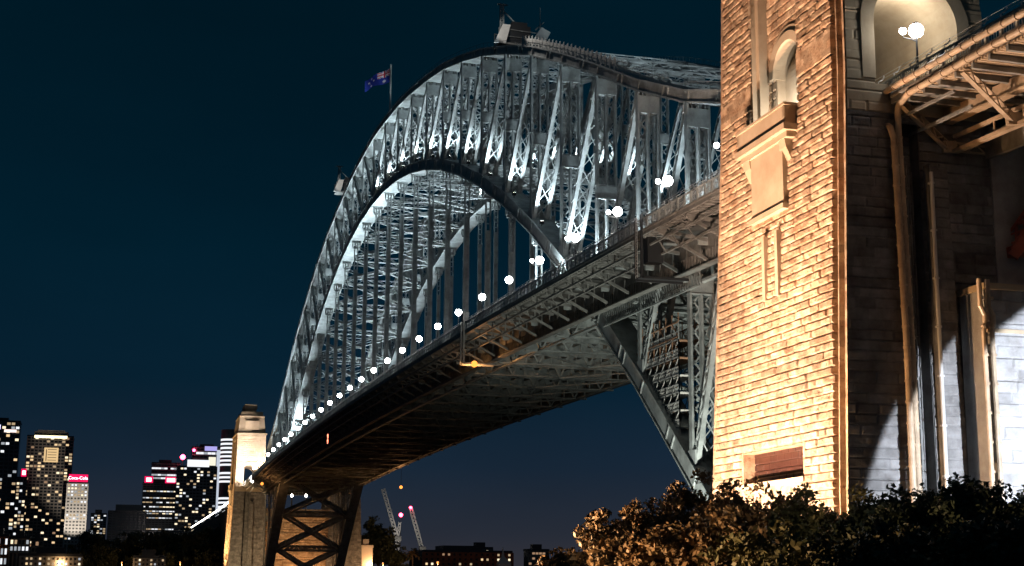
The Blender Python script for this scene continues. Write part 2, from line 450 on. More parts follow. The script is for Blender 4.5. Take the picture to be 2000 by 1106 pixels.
for X0 in (-24.2, 24.2):
    s = np.sign(X0)
    mb = MB()
    long_beam(mb, X0, -1.75, 0.3, 0.75)                     # fascia channel under the fence
    mb.build('fascia', STEELD, bridge)
    mb = MB()
    yy = np.arange(-53, 560, 1.25)
    z = zrail(yy)
    A = np.stack([np.full(len(yy), X0 - s * 0.1), yy, z - 2.0], 1); B = np.stack([np.full(len(yy), X0 - s * 3.6), yy, z - 1.95], 1)
    mb.beams(A, B, 0.55, 0.5)                              # short ribs under the footway
    yk = DG[:, None] + np.array([0, PAN / 2])[None]; yk = yk.ravel()[:-1]
    zz = zrail(yk)
    for (x0, z0, x1, z1, t) in ((0.0, -2.3, 6.4, -3.2, 0.4), (0.2, -2.5, 6.4, -5.6, 0.35), (3.2, -2.6, 3.2, -4.2, 0.25)):
        A = np.stack([X0 - s * x0 + 0 * yk, yk, zz + z0], 1); B = np.stack([X0 - s * x1 + 0 * yk, yk, zz + z1], 1)
        mb.beams(A, B, t, t)
    # two service pipes slung below the footway with hangers
    long_beam(mb, X0 - s * 0.9, -3.2, 0.22, 0.22); long_beam(mb, X0 - s * 2.4, -4.3, 0.25, 0.25)
    A = np.stack([X0 - s * 0.9 + 0 * yk, yk + 3, zz - 2.2], 1); B = A + (-s * 1.5, 0, -2.2)
    mb.beams(A, B, 0.14, 0.14)
    A = A + (0, 4.5, 0); B = B + (0, 4.5, 0)
    mb.beams(A, B, 0.14, 0.14)
    mb.build('footway_bracket', STEELD, bridge)
    mb = MB()
    yy = np.arange(-70, 560, 0.32)
    z = zrail(yy)
    A = np.stack([np.full(len(yy), X0 + s * 0.1), yy, z - 1.4], 1); mb.beams(A, A + (0, 0, 1.36), 0.05, 0.05)
    yy = np.arange(-70, 560, 2.0); z = zrail(yy)
    A = np.stack([np.full(len(yy), X0 + s * 0.1), yy, z - 1.6], 1); mb.beams(A, A + (0, 0, 1.6), 0.2, 0.3)
    YF = np.linspace(-70, 560, 80)
    long_beam(mb, X0 + s * 0.1, 0.0, 0.18, 0.13, YF); long_beam(mb, X0 + s * 0.1, -1.35, 0.12, 0.1, YF); long_beam(mb, X0 + s * .1, -.7, .05, .05, YF)
    mb.build('railing', STEEL, bridge)
    mb = MB()
    yy = np.arange(-69, 560, 2.6); z = zrail(yy)
    for y_, z_ in zip(yy, z):
        q = [(X0 - s * 0.5, y_, z_ - 1.4), (X0 - s * 0.5, y_, z_ + 0.75)] + [(X0 - s * (0.5 + 0.55 * math.sin(a)), y_, z_ + 0.75 + 0.55 * (1 - math.cos(a)) ) for a in np.linspace(0.4, 1.7, 4)]
        mb.tube(q, 0.055, 5)
    for dz_, dx_ in ((0.75, 0.5), (1.35, 1.05), (0.2, .5)):
        P = np.stack([np.full(80, X0 - s * dx_), YF, zrail(YF) + dz_], 1); mb.beams(P[:-1], P[1:], 0.04, 0.04)
    mb.build('safety_fence', GALV, bridge)
# cross girders under the deck
for k in range(NP + 1):
    y = YK[k]; z = float(zrail(y)) - 2.1
    mb = MB()
    mb.beam((-20, y, z), (20, y, z), 0.7, 0.2)
    mb.beam((-17.4, y, z - 4.6), (17.4, y, z - 4.6), 0.9, 0.22)
    xs = np.linspace(-17, 17, 15)
    mb.beams([(xs[i], y, z - (4.5 if i % 2 else 0)) for i in range(14)], [(xs[i + 1], y, z - (0 if i % 2 else 4.5)) for i in range(14)], 0.3, 0.3, (0, 1, 0))
    mb.beams([(x_, y, z - 4.5) for x_ in xs[::2]], [(x_, y, z) for x_ in xs[::2]], 0.25, 0.25, (0, 1, 0))
    mb.beam((-17, y, z - 1.4), (17, y, z - 1.4), 0.08, 2.8)
    ym = y + PAN / 2
    if k < NP:
        zm = float(zrail(ym)) - 2.1
        mb.beam((-19, ym, zm - 1.2), (19, ym, zm - 1.2), 0.35, 1.0)
        mb.beam((-17, y, z - 4.4), (0, y + PAN, z - 4.4), 0.3, 0.3); mb.beam((17, y, z - 4.4), (0, y + PAN, z - 4.4), 0.3, 0.3)
        for xx in (-15, 15): mb.beam((xx, y, z - 4.6), (xx, y + PAN, float(zrail(y + PAN)) - 6.7), 0.7, 0.35)
    mb.build('cross_girder', STEEL, bridge)
# inspection walkway rail along the near panels below the deck edge
mb = MB()
P = np.array([(-16.9, 14.0, 49.8), (-16.9, 50.0, 50.5)])
mb.beam(P[0], P[1], 0.35, 0.2); mb.beam(P[0] + (0, 0, -2.2), P[1] + (0, 0, -2.2), 0.2, 0.2)
tt = np.linspace(0, 1, 46)
A = P[0] + (P[1] - P[0]) * tt[:, None]
mb.beams(A, A + (0.2, -0.6, -2.2), 0.13, 0.13, (1, 0, 0))
mb.build('inspection_walkway', STEEL, bridge)
# picket rails along the top of the west top chord (the climbers' route)
for X0 in (-15.0, 15.0):
    base = TOP[X0] + (0, 0, 0.9)
    yq = np.arange(2, 501, 3.0)
    zq = np.interp(yq, YK, base[:, 2])
    for s in (-1.5, 1.5):
        mb = MB(); A = np.stack([np.full(len(yq), X0 + s), yq, zq], 1); mb.beams(A, A + (0, 0, 1.05), 0.06, 0.06, (0, 1, 0))
        B = A + (0, 0, 1.05); mb.beams(B[:-1], B[1:], 0.05, 0.05)
        mb.build('climb_handrail', STEEL, bridge)
yq = np.arange(46, 98, 2.1); zq = np.interp(yq, YK, TOP[-15.0][:, 2]) + 0.9
mb = MB()
A = np.stack([np.full(len(yq), -16.3), yq, zq], 1); mb.beams(A, A + (0, 0, 1.9), 0.12, 0.6, (0, 1, 0)); mb.beams(A[:-1] + (0, 0, .9), A[1:] + (0, 0, .9), .06, 1.0); mb.build('chord_fence', WHITEP, bridge)
spot('fence_fill', (-19.5, 106, 121), (-16.3, 74, 101.5), 36000, 34, (1, .93, .85), .5)  # added spot that brightens the white pickets, no fitting of its own
# end bearings
for X0 in (-15.0, 15.0):
    for yb, zb in ((-2, 8.5), (505, 3)):
        mb = MB(); mb.frustum((X0, yb), zb, 4, 4.5, 11.0, 2.2, 2.4); mb.build('bearing', STEELD, bridge)

# steel floods along the deck, aimed up at the arch
flood = empty('floodlight', (-18.6, 0, 0))
FL = []
def make_flood():
    r = empty('floodlight')
    m1 = MB(); m1.box((-0.35, -0.25, 0.5), (0.35, 0.25, 0.95)); m1.box((-0.05, -0.08, 0.0), (0.05, 0.08, 0.5)); m1.build('housing', DARK, r)
    m2 = MB(); m2.box((-0.3, -0.2, 0.955), (0.3, 0.2, 0.97)); m2.build('flood_lens', FLOODW, r)
    return r
bpy.data.objects.remove(flood)
ARCHC = (0.78, 0.93, 1.0)
proto = None
for k in range(1, NP):
    for X0 in (-15.0, 15.0):
        xb = X0 - 2.7; yb = YK[k] - 1.2; zb_ = float(zrail(yb)) - 1.5
        r_ = make_flood() if proto is None else copy_tree(proto)
        if proto is None: proto = r_
        r_.location = (xb, yb, zb_)
        side = 'near' if X0 < 0 else 'far'
        tag(r_, '%s dark floodlight from the stone pylon under the %s arch rib' % (ORD[k - 1], side), 'floodlight', 'floodlights washing the arch')
        zz = float(ZB[k]) if 6 <= k <= 22 else float(ZT[k])
        d_ = zz - zb_
        if 6 <= k <= 22:
            spot('flood_beam', (xb, yb, zb_ + 1.1), (xb - 0.30 * d_ + 1.0, yb + (0.12 if k < 14 else -0.12) * d_, zz), 3000 + 46 * d_ ** 2, 46, ARCHC, 0.5)
        else:
            spot('flood_beam', (xb, yb, zb_ + 1.1), (X0 - 1.2, yb + 0.5, zz), 3000 + 22 * d_ ** 2, 75, ARCHC, 0.8)
# smaller floods clamped on the bottom chord wash the upper arch
for k in range(4, 25):
    for X0 in (-15.0, 15.0):
        fl_ = copy_tree(proto); fl_.location = (X0 - 1.0, YK[k] - 5.0, float(np.interp(YK[k] - 5.0, YK, ZB)) + 1.45)
        tag(fl_, '%s dark floodlight along the %s lower arch rib from the stone pylon' % (ORD[k - 4], 'near' if X0 < 0 else 'far'), 'floodlight', 'floodlights on the lower rib')
        zl = fl_.location[2] + 1.1
        spot('flood_beam', (X0 - 1.0, YK[k] - 5.0, zl), (X0 - 0.6, YK[k] - 1.0, float(ZT[k])), 800 + 9.0 * (float(ZT[k]) - zl) ** 2, 72, ARCHC, 0.7)

# ------------------------------------------------------------------ lamps on the deck
def make_lamp(w_side, twin=True):
    r = empty('deck_lamp')
    s = 1 if w_side else -1
    m = MB(); m.tube([(0, 0, -1.45), (0, 0, 3.0)], [0.12, 0.08], 8); m.box((-.2, -.2, -1.46), (.2, .2, -1.1)); m.build('post', DARK, r)
    if twin: m = MB(); m.tube([(0, 0, 2.6), (-s * 0.5, 0, 2.75), (-s * 1.25, 0, 2.8), (-s * 1.25, 0, 3.1)], 0.05, 6); m.build('arm', DARK, r)
    for q, gr, z in ((0.0, 0.62, 3.56), (-s * 1.25, 0.3, 3.38))[:2 if twin else 1]:
        m = MB(); m.tube([(q, 0, z + gr * .82), (q, 0, z + gr * 1.1), (q, 0, z + gr * 1.3)], [gr * .62, gr * .4, gr * .08], 10); m.build('cap', DARK, r)
        m = MB(); m.sphere((q, 0, z), gr, 14, 10); m.build('globe', LAMPW, r, smooth=True)
    return r
pw = make_lamp(True); pe = make_lamp(False, False); ps = make_lamp(True, False)
cnt = 0; first = True
ys = [(k + 0.5) * PAN for k in range(0, NP)]
for i, y in enumerate(ys):
    a = pw if i == 0 else copy_tree(pw) if i < 4 else ps if i == 4 else copy_tree(ps); a.location = (-23.1, y - 0.9, float(zrail(y)))
    tag(a, '%s white lamp behind the near railing counted outward from the stone pylon' % ORD[i], 'lamp', 'white lamps along the deck')
    b = pe if i == 0 else copy_tree(pe); b.location = (23.1, y - 0.9, float(zrail(y)))
    tag(b, '%s white lamp by the far railing counted outward from the stone pylon' % ORD[i], 'lamp', 'white lamps along the deck')
a = copy_tree(pw); a.location = (-22.6, -47.6, float(zrail(-47))+.4)
tag(a, 'white lamp glaring in front of the arched footway opening of the near pylon', 'lamp', 'white lamps along the deck')
a = copy_tree(pw); a.location = (-23.1, -9.5, float(zrail(-9)))
tag(a, 'white lamp shining right against the edge of the near pylon', 'lamp', 'white lamps along the deck')
# sodium navigation lamps hung below the deck
def hung_lamp(loc, top, lab):
    r = empty('hung_lamp', loc)
    m = MB(); m.tube([(0, 0, top - loc[2]), (0, 0, 0.3)], 0.06, 6); m.tube([(0, 0, 0.45), (0, 0, 0.2)], [0.1, 0.45], 10); m.build('hanger_rod', STEELD, r)
    m = MB(); m.sphere((0, 0, 0), 0.6, 10, 8); m.build('bulb', LAMPO, r, smooth=True)
    tag(r, lab, 'lamp', 'orange lamps below the deck')
    l = bpy.data.lights.new('bulb_light', 'POINT'); l.energy = 2500; l.color = (1, 0.45, 0.15); l.shadow_soft_size = .5
    o = bpy.data.objects.new('bulb_light', l); COL.objects.link(o); o.location = (loc[0], loc[1], loc[2] - 1.1)
hung_lamp((-22.5, 105.5, 50.2), 54.9, 'orange lamp hanging under the middle of the bridge deck edge')
hung_lamp((22.0, 396.0, 46.0), 53.5, 'orange lamp hanging under the far end of the deck above the cranes')
hung_lamp((-24.0, 449.0, 49.4), 53.2, 'orange lamp hanging under the deck beside the far stone pylon')

# red signal hung below the deck edge
r_ = empty('channel_signal', (-24.3, 270, 51.5))
m = MB(); m.box((-0.15, -0.9, -1.6), (0.15, 0.9, 1.6)); m.tube([(0, 0, 1.6), (0, 0, 6.0)], 0.07, 6); m.build('signal_board', DARK, r_)
m = MB()
for z in (-0.9, 0.55): m.tube([(-0.2, 0.45 * math.cos(t), z + 0.55 * math.sin(t)) for t in np.linspace(0, 5.4, 9)], 0.13, 5)
m.build('signal_figure', emit('red_signal', (1, 0.22, 0.12), 5.0), r_)
tag(r_, 'small glowing red channel signal hung below the deck edge', 'signal')

# ------------------------------------------------------------------ flag, cranes on the top chord
fy = 236.4; fz = float(np.interp(fy, YK, TOP[-15.0][:, 2])) + 0.85
fp = empty('flagpole', (-15, fy, fz))
m = MB(); m.tube([(0, 0, -0.1), (0, 0, 16.0)], [0.3, 0.22], 8); m.sphere((0, 0, 16.1), 0.28); m.build('pole', WHITEP, fp)
NU, NV = 60, 30
fl_w, fl_h = 7.2, 4.0
ld = np.array([-RT[0], -RT[1], 0]); ld = unit(ld); bd = np.array([-ld[1], ld[0], 0])
U, Vv = np.meshgrid(np.linspace(0, 1, NU + 1), np.linspace(0, 1, NV + 1))
dx = U * fl_w * (1 - 0.04 * np.sin(U * 9)); bk = 0.45 * np.sin(U * 8 + Vv * 1.5) * U ** 0.5
dzf = 15.4 - 0.2 - Vv * fl_h * (1 - 0.25 * U) - 3.9 * U ** 1.15 - 0.25 * np.sin(U * 8)
pts = ld * dx[..., None] + bd * bk[..., None] + np.array([0, 0, 1.0]) * dzf[..., None]
ii = np.arange((NU + 1) * (NV + 1)).reshape(NV + 1, NU + 1)
ff = np.stack([ii[:-1, :-1], ii[:-1, 1:], ii[1:, 1:], ii[1:, :-1]], -1).reshape(-1, 4)
uc, vc = np.meshgrid((np.arange(NU) + .5) / NU, (np.arange(NV) + .5) / NV)
# blue field, union canton, white stars
mi = np.zeros((NV, NU), int)
cu, cv = uc / 0.5, vc / 0.5
inc = (cu < 1) & (cv < 1)
dg = np.minimum(abs(cu - cv), abs(cu - (1 - cv)))
mi[inc & (dg < 0.16)] = 1; mi[inc & (dg < 0.06)] = 2
cr_ = np.minimum(abs(cu - .5) * 1.0, abs(cv - .5) * 0.6)
mi[inc & ((abs(cu - .5) < 0.12) | (abs(cv - .5) < 0.2))] = 1
mi[inc & ((abs(cu - .5) < 0.07) | (abs(cv - .5) < 0.12))] = 2
for (su, sv, sr) in ((0.25, 0.77, 0.075), (0.75, 0.2, 0.045), (0.75, 0.84, 0.045), (0.64, 0.47, 0.045), (0.86, 0.42, 0.045), (0.80, 0.57, 0.025)):
    ang = np.arctan2((vc - sv) * 0.5, uc - su); rr = np.hypot(uc - su, (vc - sv) * 0.5)
    mi[rr < sr * (0.72 + 0.28 * np.cos(7 * ang))] = 1
m = MB(); m.add(pts.reshape(-1, 3), ff, mi.ravel())
FB = mat('flag_blue', (0.01, 0.03, 0.30), 0.8); FWh = mat('flag_white', (0.8, 0.78, 0.8), 0.8); FRd = mat('flag_red', (0.6, 0.03, 0.06), 0.8)
m.build('flag', [FB, FWh, FRd], fp)
tag(fp, 'white flagpole on top of the arch flying a blue starred flag', 'flagpole')
spot('flag_flood', (-16, fy - 4, fz + 1.5), (-19, fy, fz + 12), 900, 40, (0.9, 0.93, 1.0), 0.4)

def arch_crane(y, x, lab, sc=1.0, with_second=True):
    z = float(np.interp(y, YK, TOP[-15.0][:, 2])) + 0.85
    r = empty('maintenance_crane', (x, y, z))
    m = MB(); m.box((-1.8, -2.0, 0.0), (8.5, 2.0, 0.35))
    for a, b in (((-1.6, -1.8, 0.3), (-1.6, -1.8, 3.4)), ((8.2, -1.8, .3), (8.2, -1.8, 3)), ((-1.6, 1.8, .3), (-1.6, 1.8, 3.4)), ((8.2, 1.8, .3), (8.2, 1.8, 3))): m.beam(a, b, 0.2, 0.2)
    m.beam((-1.6, -1.8, 3.3), (8.2, -1.8, 2.9), 0.15, 0.15); m.beam((-1.6, 1.8, 3.3), (8.2, 1.8, 2.9), 0.15, 0.15); m.beam((-1.6, -1.8, 1.8), (8.2, -1.8, 1.6), 0.1, 0.1)
    m.build('platform', STEELD, r)
    m = MB(); m.prism([(-2.6, -2.1, 0.1), (-0.3, -2.1, 0.1), (0.7, -2.1, 4.1), (-0.9, -2.1, 4.1)], (0, 0, 0), (0, 0.5, 0)); m.build('panel', WHITEP, r)
    m = MB(); m.box((0.8, -1.5, 0.4), (5.0, 1.5, 4.3)); m.box((1.2, -1.2, 4.3), (4.4, 1.2, 5.2)); m.build('machinery_house', DARK, r)
    m = MB()
    m.laced((-0.6, 0, 3.5), (-0.6, 0, 9.2), (1, 0, 0), 0.7, 0.7, 2, 0.9, 0.12, 0.1)
    m.beam((-1.6, 0, 9.0), (0.6, 0, 9.0), 0.25, 0.25); m.beam((-0.6, 0, 8.0), (2.4, 0, 5.2), 0.18, 0.18)
    m.build('mast', STEEL, r)
    if with_second:
        m = MB(); m.prism([(5.6, -2.1, 1.7), (8.0, -2.1, 1.3), (9.0, -2.1, 3.4), (7.1, -2.1, 4.3)], (0, 0, 0), (0, 1.2, 0)); m.build('cabin', WHITEP, r)
        m = MB(); m.beam((6.0, -1.5, 3.8), (7.8, -1.5, 5.6), 0.2, 0.2); m.beam((7.4, 0, 3), (7.4, 0, 9.3), 0.12, 0.12); m.build('jib', STEEL, r)
    r.scale = (sc,) * 3
    spot('panel_fill', (x - 6, y - 12, z + 3.5), (x + 2, y, z + 3), 2400, 36, (1, .96, .9))  # added fill spot that brightens the white panels, not a lamp of the crane
    tag(r, lab, 'crane', 'maintenance cranes on the arch')
    return r
arch_crane(113.5, -15.2, 'maintenance crane with two white boxes at the highest point of the arch outline', 0.98)
arch_crane(306, -17.6, 'small maintenance crane with white panel halfway down the far slope of the arch', 1.0, False)

# ------------------------------------------------------------------ scaffold on the bottom chord near the pylon
sc_ = empty('scaffold', (-14.5, 25, 28))
mt = MB(); mp = MB(); mr = MB()
for lv in range(6):
    y1 = 22.6; z0 = 31.0 + lv * 2.25
    y0_ = y1 + 1.5 + lv * 2.4
    for x in (-16.2, -13.0):
        ysl = np.arange(y1, y0_ + 1.3, 2.4)
        for y_ in ysl: mt.beam((x, y_, z0 - 2.4), (x, y_, z0 + 2.25), 0.13, 0.13, (0, 1, 0))
        mt.beam((x, y1, z0), (x, y0_ + 1.2, z0), 0.12, 0.12); mt.beam((x, y1, z0 + 1.0), (x, y0_ + 1.2, z0 + 1.0), 0.12, 0.12); mt.beam((x, y1, z0 + .55), (x, y0_, z0 + .55), .08, .08)
        for y_ in ysl[:-1]: mt.beam((x, y_, z0), (x, y_ + 2.4, z0 - 2.25), 0.1, 0.1)
        for q in np.arange(y1, y0_, 0.45): mt.beam((x, q, z0 + .1), (x, q, z0 + 1.0), 0.07, 0.07, (0, 1, 0))
    (mp if lv < 4 else mr).box((-16.0, y1, z0 - 0.1), (-13.2, y0_ + 1.0, z0 - 0.02))
for lv in range(2):
    z0 = 42.6 + lv * 1.9
    for x in (-16.2, -13.0):
        mr.beam((x, 22.6, z0), (x, 37.5, z0), 0.14, 0.14)
        for y_ in np.arange(22.6, 38, 2.2): mr.beam((x, y_, z0 - 2), (x, y_, z0 + 1.2), 0.12, 0.12, (0, 1, 0))
        for y_ in np.arange(22.6, 36, 4.4): mr.beam((x, y_, z0 - 1.9), (x, y_ + 2.2, z0), 0.1, 0.1)
mt.build('tubes', GALV, sc_, (-14.5, 25, 28)); mp.build('boards', WHITEP, sc_, (-14.5, 25, 28)); mr.build('timber_staging', PLANK, sc_, (-14.5, 25, 28))
tag(sc_, 'white stepped scaffold of tubes and platforms climbing the arch foot beside the pylon', 'scaffold')

# inspection gantry hanging at the deck edge
for (gy_, lab) in ((106.5, 'dark inspection gantry with ladder clamped on the deck edge above the orange lamp'), (14.5, 'dark inspection gantry hung under the deck close to the near pylon')):
    zt = float(zrail(gy_))
    r = empty('inspection_gantry', (-22, gy_, zt - 8))
    m = MB(); m.box((-2.7, -1.0, 8.3), (-1.6, 1.0, 10.0) ) if gy_ > 50 else m.box((-1.6, -0.8, 2.6), (0.4, 0.8, 6.2))
    m.beam((-2.5, -1, 0.5), (-2.5, -1, 8.4), 0.3, 0.3); m.beam((-2.5, 1, 0.5), (-2.5, 1, 8.4), 0.3, 0.3)
    m.beam((-2.5, -1, 0.6), (3.6, -1, 0.6), 0.3, 0.3); m.beam((-2.5, 1, 0.6), (3.6, 1, 0.6), 0.3, 0.3)
    m.box((-2.5, -1, 0.7), (3.6, 1, 0.8))
    m.build('gantry_frame', DARK if gy_ < 50 else STEELD, r)
    m = MB()
    for q in np.arange(0.9, 8.0, 0.4): m.beam((-2.9, -0.5 , q), (-2.9, 0.1, q), 0.08, 0.08)
    m.beam((-2.9, -.5, .6), (-2.9, -.5, 8.2), .08, .08); m.beam((-2.9, .1, .6), (-2.9, .1, 8.2), .08, .08)
    m.build('ladder', GALV, r)
    tag(r, lab, 'gantry', 'inspection gantries below the deck')

# ------------------------------------------------------------------ pylons
PCX = -21.6; NEARY = -32.8; FARY = 503 + 32.8
def hx(z): return np.interp(z, [0, 19, 54, 76], [8.5, 8.1, 6.65, 6.3])
def hy(z): return np.interp(z, [0, 19, 54, 76], [13.9, 13.5, 13.0, 12.5])
def vnoise(u, v, seed, sc):
    r_ = np.random.default_rng(seed); G = r_.random((64, 64))
    x = u / sc; y = v / sc; xi = np.floor(x).astype(int); yi = np.floor(y).astype(int); fx = x - xi; fy_ = y - yi
    fx = fx * fx * (3 - 2 * fx); fy_ = fy_ * fy_ * (3 - 2 * fy_)
    g = lambda a, b: G[a % 64, b % 64]
    return (g(xi, yi) * (1 - fx) + g(xi + 1, yi) * fx) * (1 - fy_) + (g(xi, yi + 1) * (1 - fx) + g(xi + 1, yi + 1) * fx) * fy_
TONE = [None]
def rustic(U, V, ch, bl, depth, rough, joint=0.09, seed=1):
    c = np.floor(V / ch).astype(int)
    hsh = np.random.default_rng(seed + 5).random(4096)
    off = hsh[c % 997] * bl
    b = np.floor((U + off) / bl).astype(int)
    fu = (U + off) - b * bl; fv = V - c * ch
    d = np.minimum(np.minimum(fu, bl - fu) * 2.2, np.minimum(fv, ch - fv))
    face = np.clip(d / joint, 0, 1) ** 0.7
    rb = np.random.default_rng(seed + 9).random(8192)
    key = (c * 131 + b * 17) % 8191
    TONE[0] = rb[(key * 3 + 11) % 8191]
    bulge = np.clip(d / (ch * 0.5), 0, 1) ** 0.5
    n = 0.55 * vnoise(U, V, seed, 0.55) + 0.3 * vnoise(U, V, seed + 1, 0.27) + 0.15 * vnoise(U, V, seed + 2, 0.14)
    tilt = (rb[(key * 7 + 3) % 8191] - 0.5) * (fv / ch - .5) * 2 + (rb[(key * 13 + 5) % 8191] - .5) * (fu / bl - .5) * 2
    return (face - 1) * (depth + 0.06) + face * (depth * (0.5 + 0.5 * rb[key]) + rough * (n - 0.45) * bulge + rough * 0.8 * tilt * bulge)
def grid_wall(u0, u1, v0, v1, res, pos, hfun, holes, normal, gap=None):
    ru, rv = res if isinstance(res, tuple) else (res, res)
    nu = int((u1 - u0) / ru) + 1; nv = int((v1 - v0) / rv) + 1
    u = np.linspace(u0, u1, nu); v = np.linspace(v0, v1, nv)
    U, V = np.meshgrid(u, v)
    TONE[0] = None; H = hfun(U, V); tone = TONE[0]
    P = pos(U, V) + np.asarray(normal, float) * H[..., None]
    I = np.arange(nu * nv).reshape(nv, nu)
    F = np.stack([I[:-1, :-1], I[:-1, 1:], I[1:, 1:], I[1:, :-1]], -1)
    uc = (U[:-1, :-1] + U[1:, 1:]) / 2; vc = (V[:-1, :-1] + V[1:, 1:]) / 2
    keep = ~holes(uc, vc)
    mb = MB().add(P.reshape(-1, 3), F[keep].reshape(-1, 4)); mb.tone = None if tone is None else tone.ravel()
    return mb

NC, NH = 0.9, 4.85           # niche centre (u = local y) and half width
Z_BAL = 53.6
def west_pos(U, V):
    return np.stack([PCX - hx(V) + 0.0 * U, U * hy(V) / 13.0, V], -1)
def in_niche(u, v, e=0.0): return (abs(u - NC) < NH - e) & (v > 51.5 + e) & (v < 74 - e)
def in_slot(u, v): return (u > -5.6) & (u < 6.6) & (v > 20.5) & (v < 23.3)
def west_h(U, V):
    h = rustic(U, V, 0.71, 1.5, 0.17, 0.15, seed=3, joint=0.10)
    band = ((V > 56.2) & (V < 58.5)) | ((V > 76 - 1.5))
    h = np.where(band, 0.16, h)
    h = np.where((V > 18.2) & (V < 20.5) & (U > -5.8) & (U < 6.8), 0.16, h)
    # fluted corner strips
    q = U + 13.0                                          # distance from the south corner
    h = np.where(q < 2.25, np.where(((q > 1.15) & (q < 1.6)) | (q < 0.35), 0.12, -0.65), h)
    q2 = 13.0 - U
    h = np.where(q2 < 0.4, 0.16, h)
    return h
AR, AZ = 4.1, 58.6           # footway arch radius and spring height
def in_arch(u, v):
    return (abs(u) < AR) & (v > 53.0) & ((v < AZ) | (np.hypot(u, v - AZ) < AR))
RX0, RX1 = -2.25, -0.25       # central vertical recess of the lower end wall
def south_pos(U, V):
    return np.stack([PCX + U * hx(V) / 6.65, -hy(V) + 0 * U, V], -1)
def south_hi(U, V):
    band = ((V > 59.2) & (V < 60.6)) | (V > 74.5)
    return rustic(U, V, 0.9, 1.6, 0.03, 0.02, 0.08, 12) + 0.03 + band * 0.1
def south_lo(U, V): return rustic(U, V, 0.86, 1.7, 0.07, 0.12, 0.09, 11)
def build_pylon(y0, label):
    r = empty('stone_pylon', (PCX, y0, 9))
    O = (PCX, 0, 9)
    def B(mb, name, m): return mb.build(name, m, r, O)
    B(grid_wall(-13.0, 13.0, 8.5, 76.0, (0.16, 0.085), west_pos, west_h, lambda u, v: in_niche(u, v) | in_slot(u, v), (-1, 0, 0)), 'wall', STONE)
    B(grid_wall(-6.65, 6.65, 50.4, 76.0, (0.2, 0.14), south_pos, south_hi, in_arch, (0, -1, 0)), 'wall', STONES)
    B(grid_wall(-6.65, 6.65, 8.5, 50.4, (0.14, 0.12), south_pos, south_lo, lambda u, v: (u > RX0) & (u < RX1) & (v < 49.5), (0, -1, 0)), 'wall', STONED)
    kx = lambda u, z: PCX + u * hx(z) / 6.65
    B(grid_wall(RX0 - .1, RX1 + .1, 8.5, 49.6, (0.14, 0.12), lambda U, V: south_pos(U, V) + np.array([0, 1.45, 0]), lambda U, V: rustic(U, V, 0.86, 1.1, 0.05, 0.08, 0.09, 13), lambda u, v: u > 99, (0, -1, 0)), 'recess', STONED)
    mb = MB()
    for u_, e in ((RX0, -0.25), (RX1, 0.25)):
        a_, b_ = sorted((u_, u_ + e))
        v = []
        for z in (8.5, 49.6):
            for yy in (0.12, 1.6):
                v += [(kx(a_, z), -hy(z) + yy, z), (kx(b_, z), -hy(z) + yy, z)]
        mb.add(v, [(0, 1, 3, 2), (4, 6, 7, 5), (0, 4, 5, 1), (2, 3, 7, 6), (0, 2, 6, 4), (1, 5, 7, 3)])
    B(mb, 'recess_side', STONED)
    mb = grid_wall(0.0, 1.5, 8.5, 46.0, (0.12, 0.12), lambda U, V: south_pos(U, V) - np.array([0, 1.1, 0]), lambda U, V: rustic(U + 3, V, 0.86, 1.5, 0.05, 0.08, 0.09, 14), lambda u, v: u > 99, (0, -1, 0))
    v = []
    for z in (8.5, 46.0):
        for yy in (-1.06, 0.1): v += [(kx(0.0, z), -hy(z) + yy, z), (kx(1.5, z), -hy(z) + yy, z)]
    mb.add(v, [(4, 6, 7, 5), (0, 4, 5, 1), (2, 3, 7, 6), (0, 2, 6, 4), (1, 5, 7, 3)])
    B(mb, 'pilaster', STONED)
    # plain back and side walls, north wall with the same arch hole
    north = grid_wall(-6.65, 6.65, 2.0, 76.0, 0.5, lambda U, V: np.stack([PCX + U * hx(V) / 6.65, hy(V) + 0 * U, V], -1), lambda U, V: 0 * U, in_arch, (0, 1, 0))
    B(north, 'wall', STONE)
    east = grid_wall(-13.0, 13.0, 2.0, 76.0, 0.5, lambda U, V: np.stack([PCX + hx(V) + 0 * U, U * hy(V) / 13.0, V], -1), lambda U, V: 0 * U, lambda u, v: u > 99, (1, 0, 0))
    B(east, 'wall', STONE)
    # arch ring and passage
    for sgn in (-1, 1):
        mb = MB(); yf = sgn * (hy(58) + 0.22)
        a = np.linspace(0, math.pi, 25)
        ri, ro = AR - 0.12, AR + 1.1
        for i in range(24):
            q = [(PCX + ri * math.cos(a[i]), 0, AZ + ri * math.sin(a[i])), (PCX + ro * math.cos(a[i]), 0, AZ + ro * math.sin(a[i])),
                 (PCX + ro * math.cos(a[i + 1]), 0, AZ + ro * math.sin(a[i + 1])), (PCX + ri * math.cos(a[i + 1]), 0, AZ + ri * math.sin(a[i + 1]))]
            mb.prism(q, (0, yf, 0), (0, -sgn * 0.9, 0))
        for s in (-1, 1): mb.box(*[tuple(np.minimum(p1, p2)) if t == 0 else tuple(np.maximum(p1, p2)) for t, (p1, p2) in enumerate([((PCX + s * ri, yf, 53.4), (PCX + s * ro, yf - sgn * 0.9, AZ))] * 2)])
        B(mb, 'arch_ring', STONES)
    mb = MB()
    prof = [(-AR, 53.0)] + [(AR * math.cos(t), AZ + AR * math.sin(t)) for t in np.linspace(math.pi, 0, 21)] + [(AR, 53.0)]
    y_a, y_b = -hy(57) + 0.2, hy(57) - 0.2
    v = [(PCX + p_[0], yy, p_[1]) for yy in (y_a, y_b) for p_ in prof]
    k = len(prof)
    mb.add(v, [(i, i + 1, k + i + 1, k + i) for i in range(k - 1)])
    B(mb, 'passage', STONES)
    # west niche: stepped reveals, back wall, archivolt, opening
    mb = MB()
    xw = PCX - 6.45
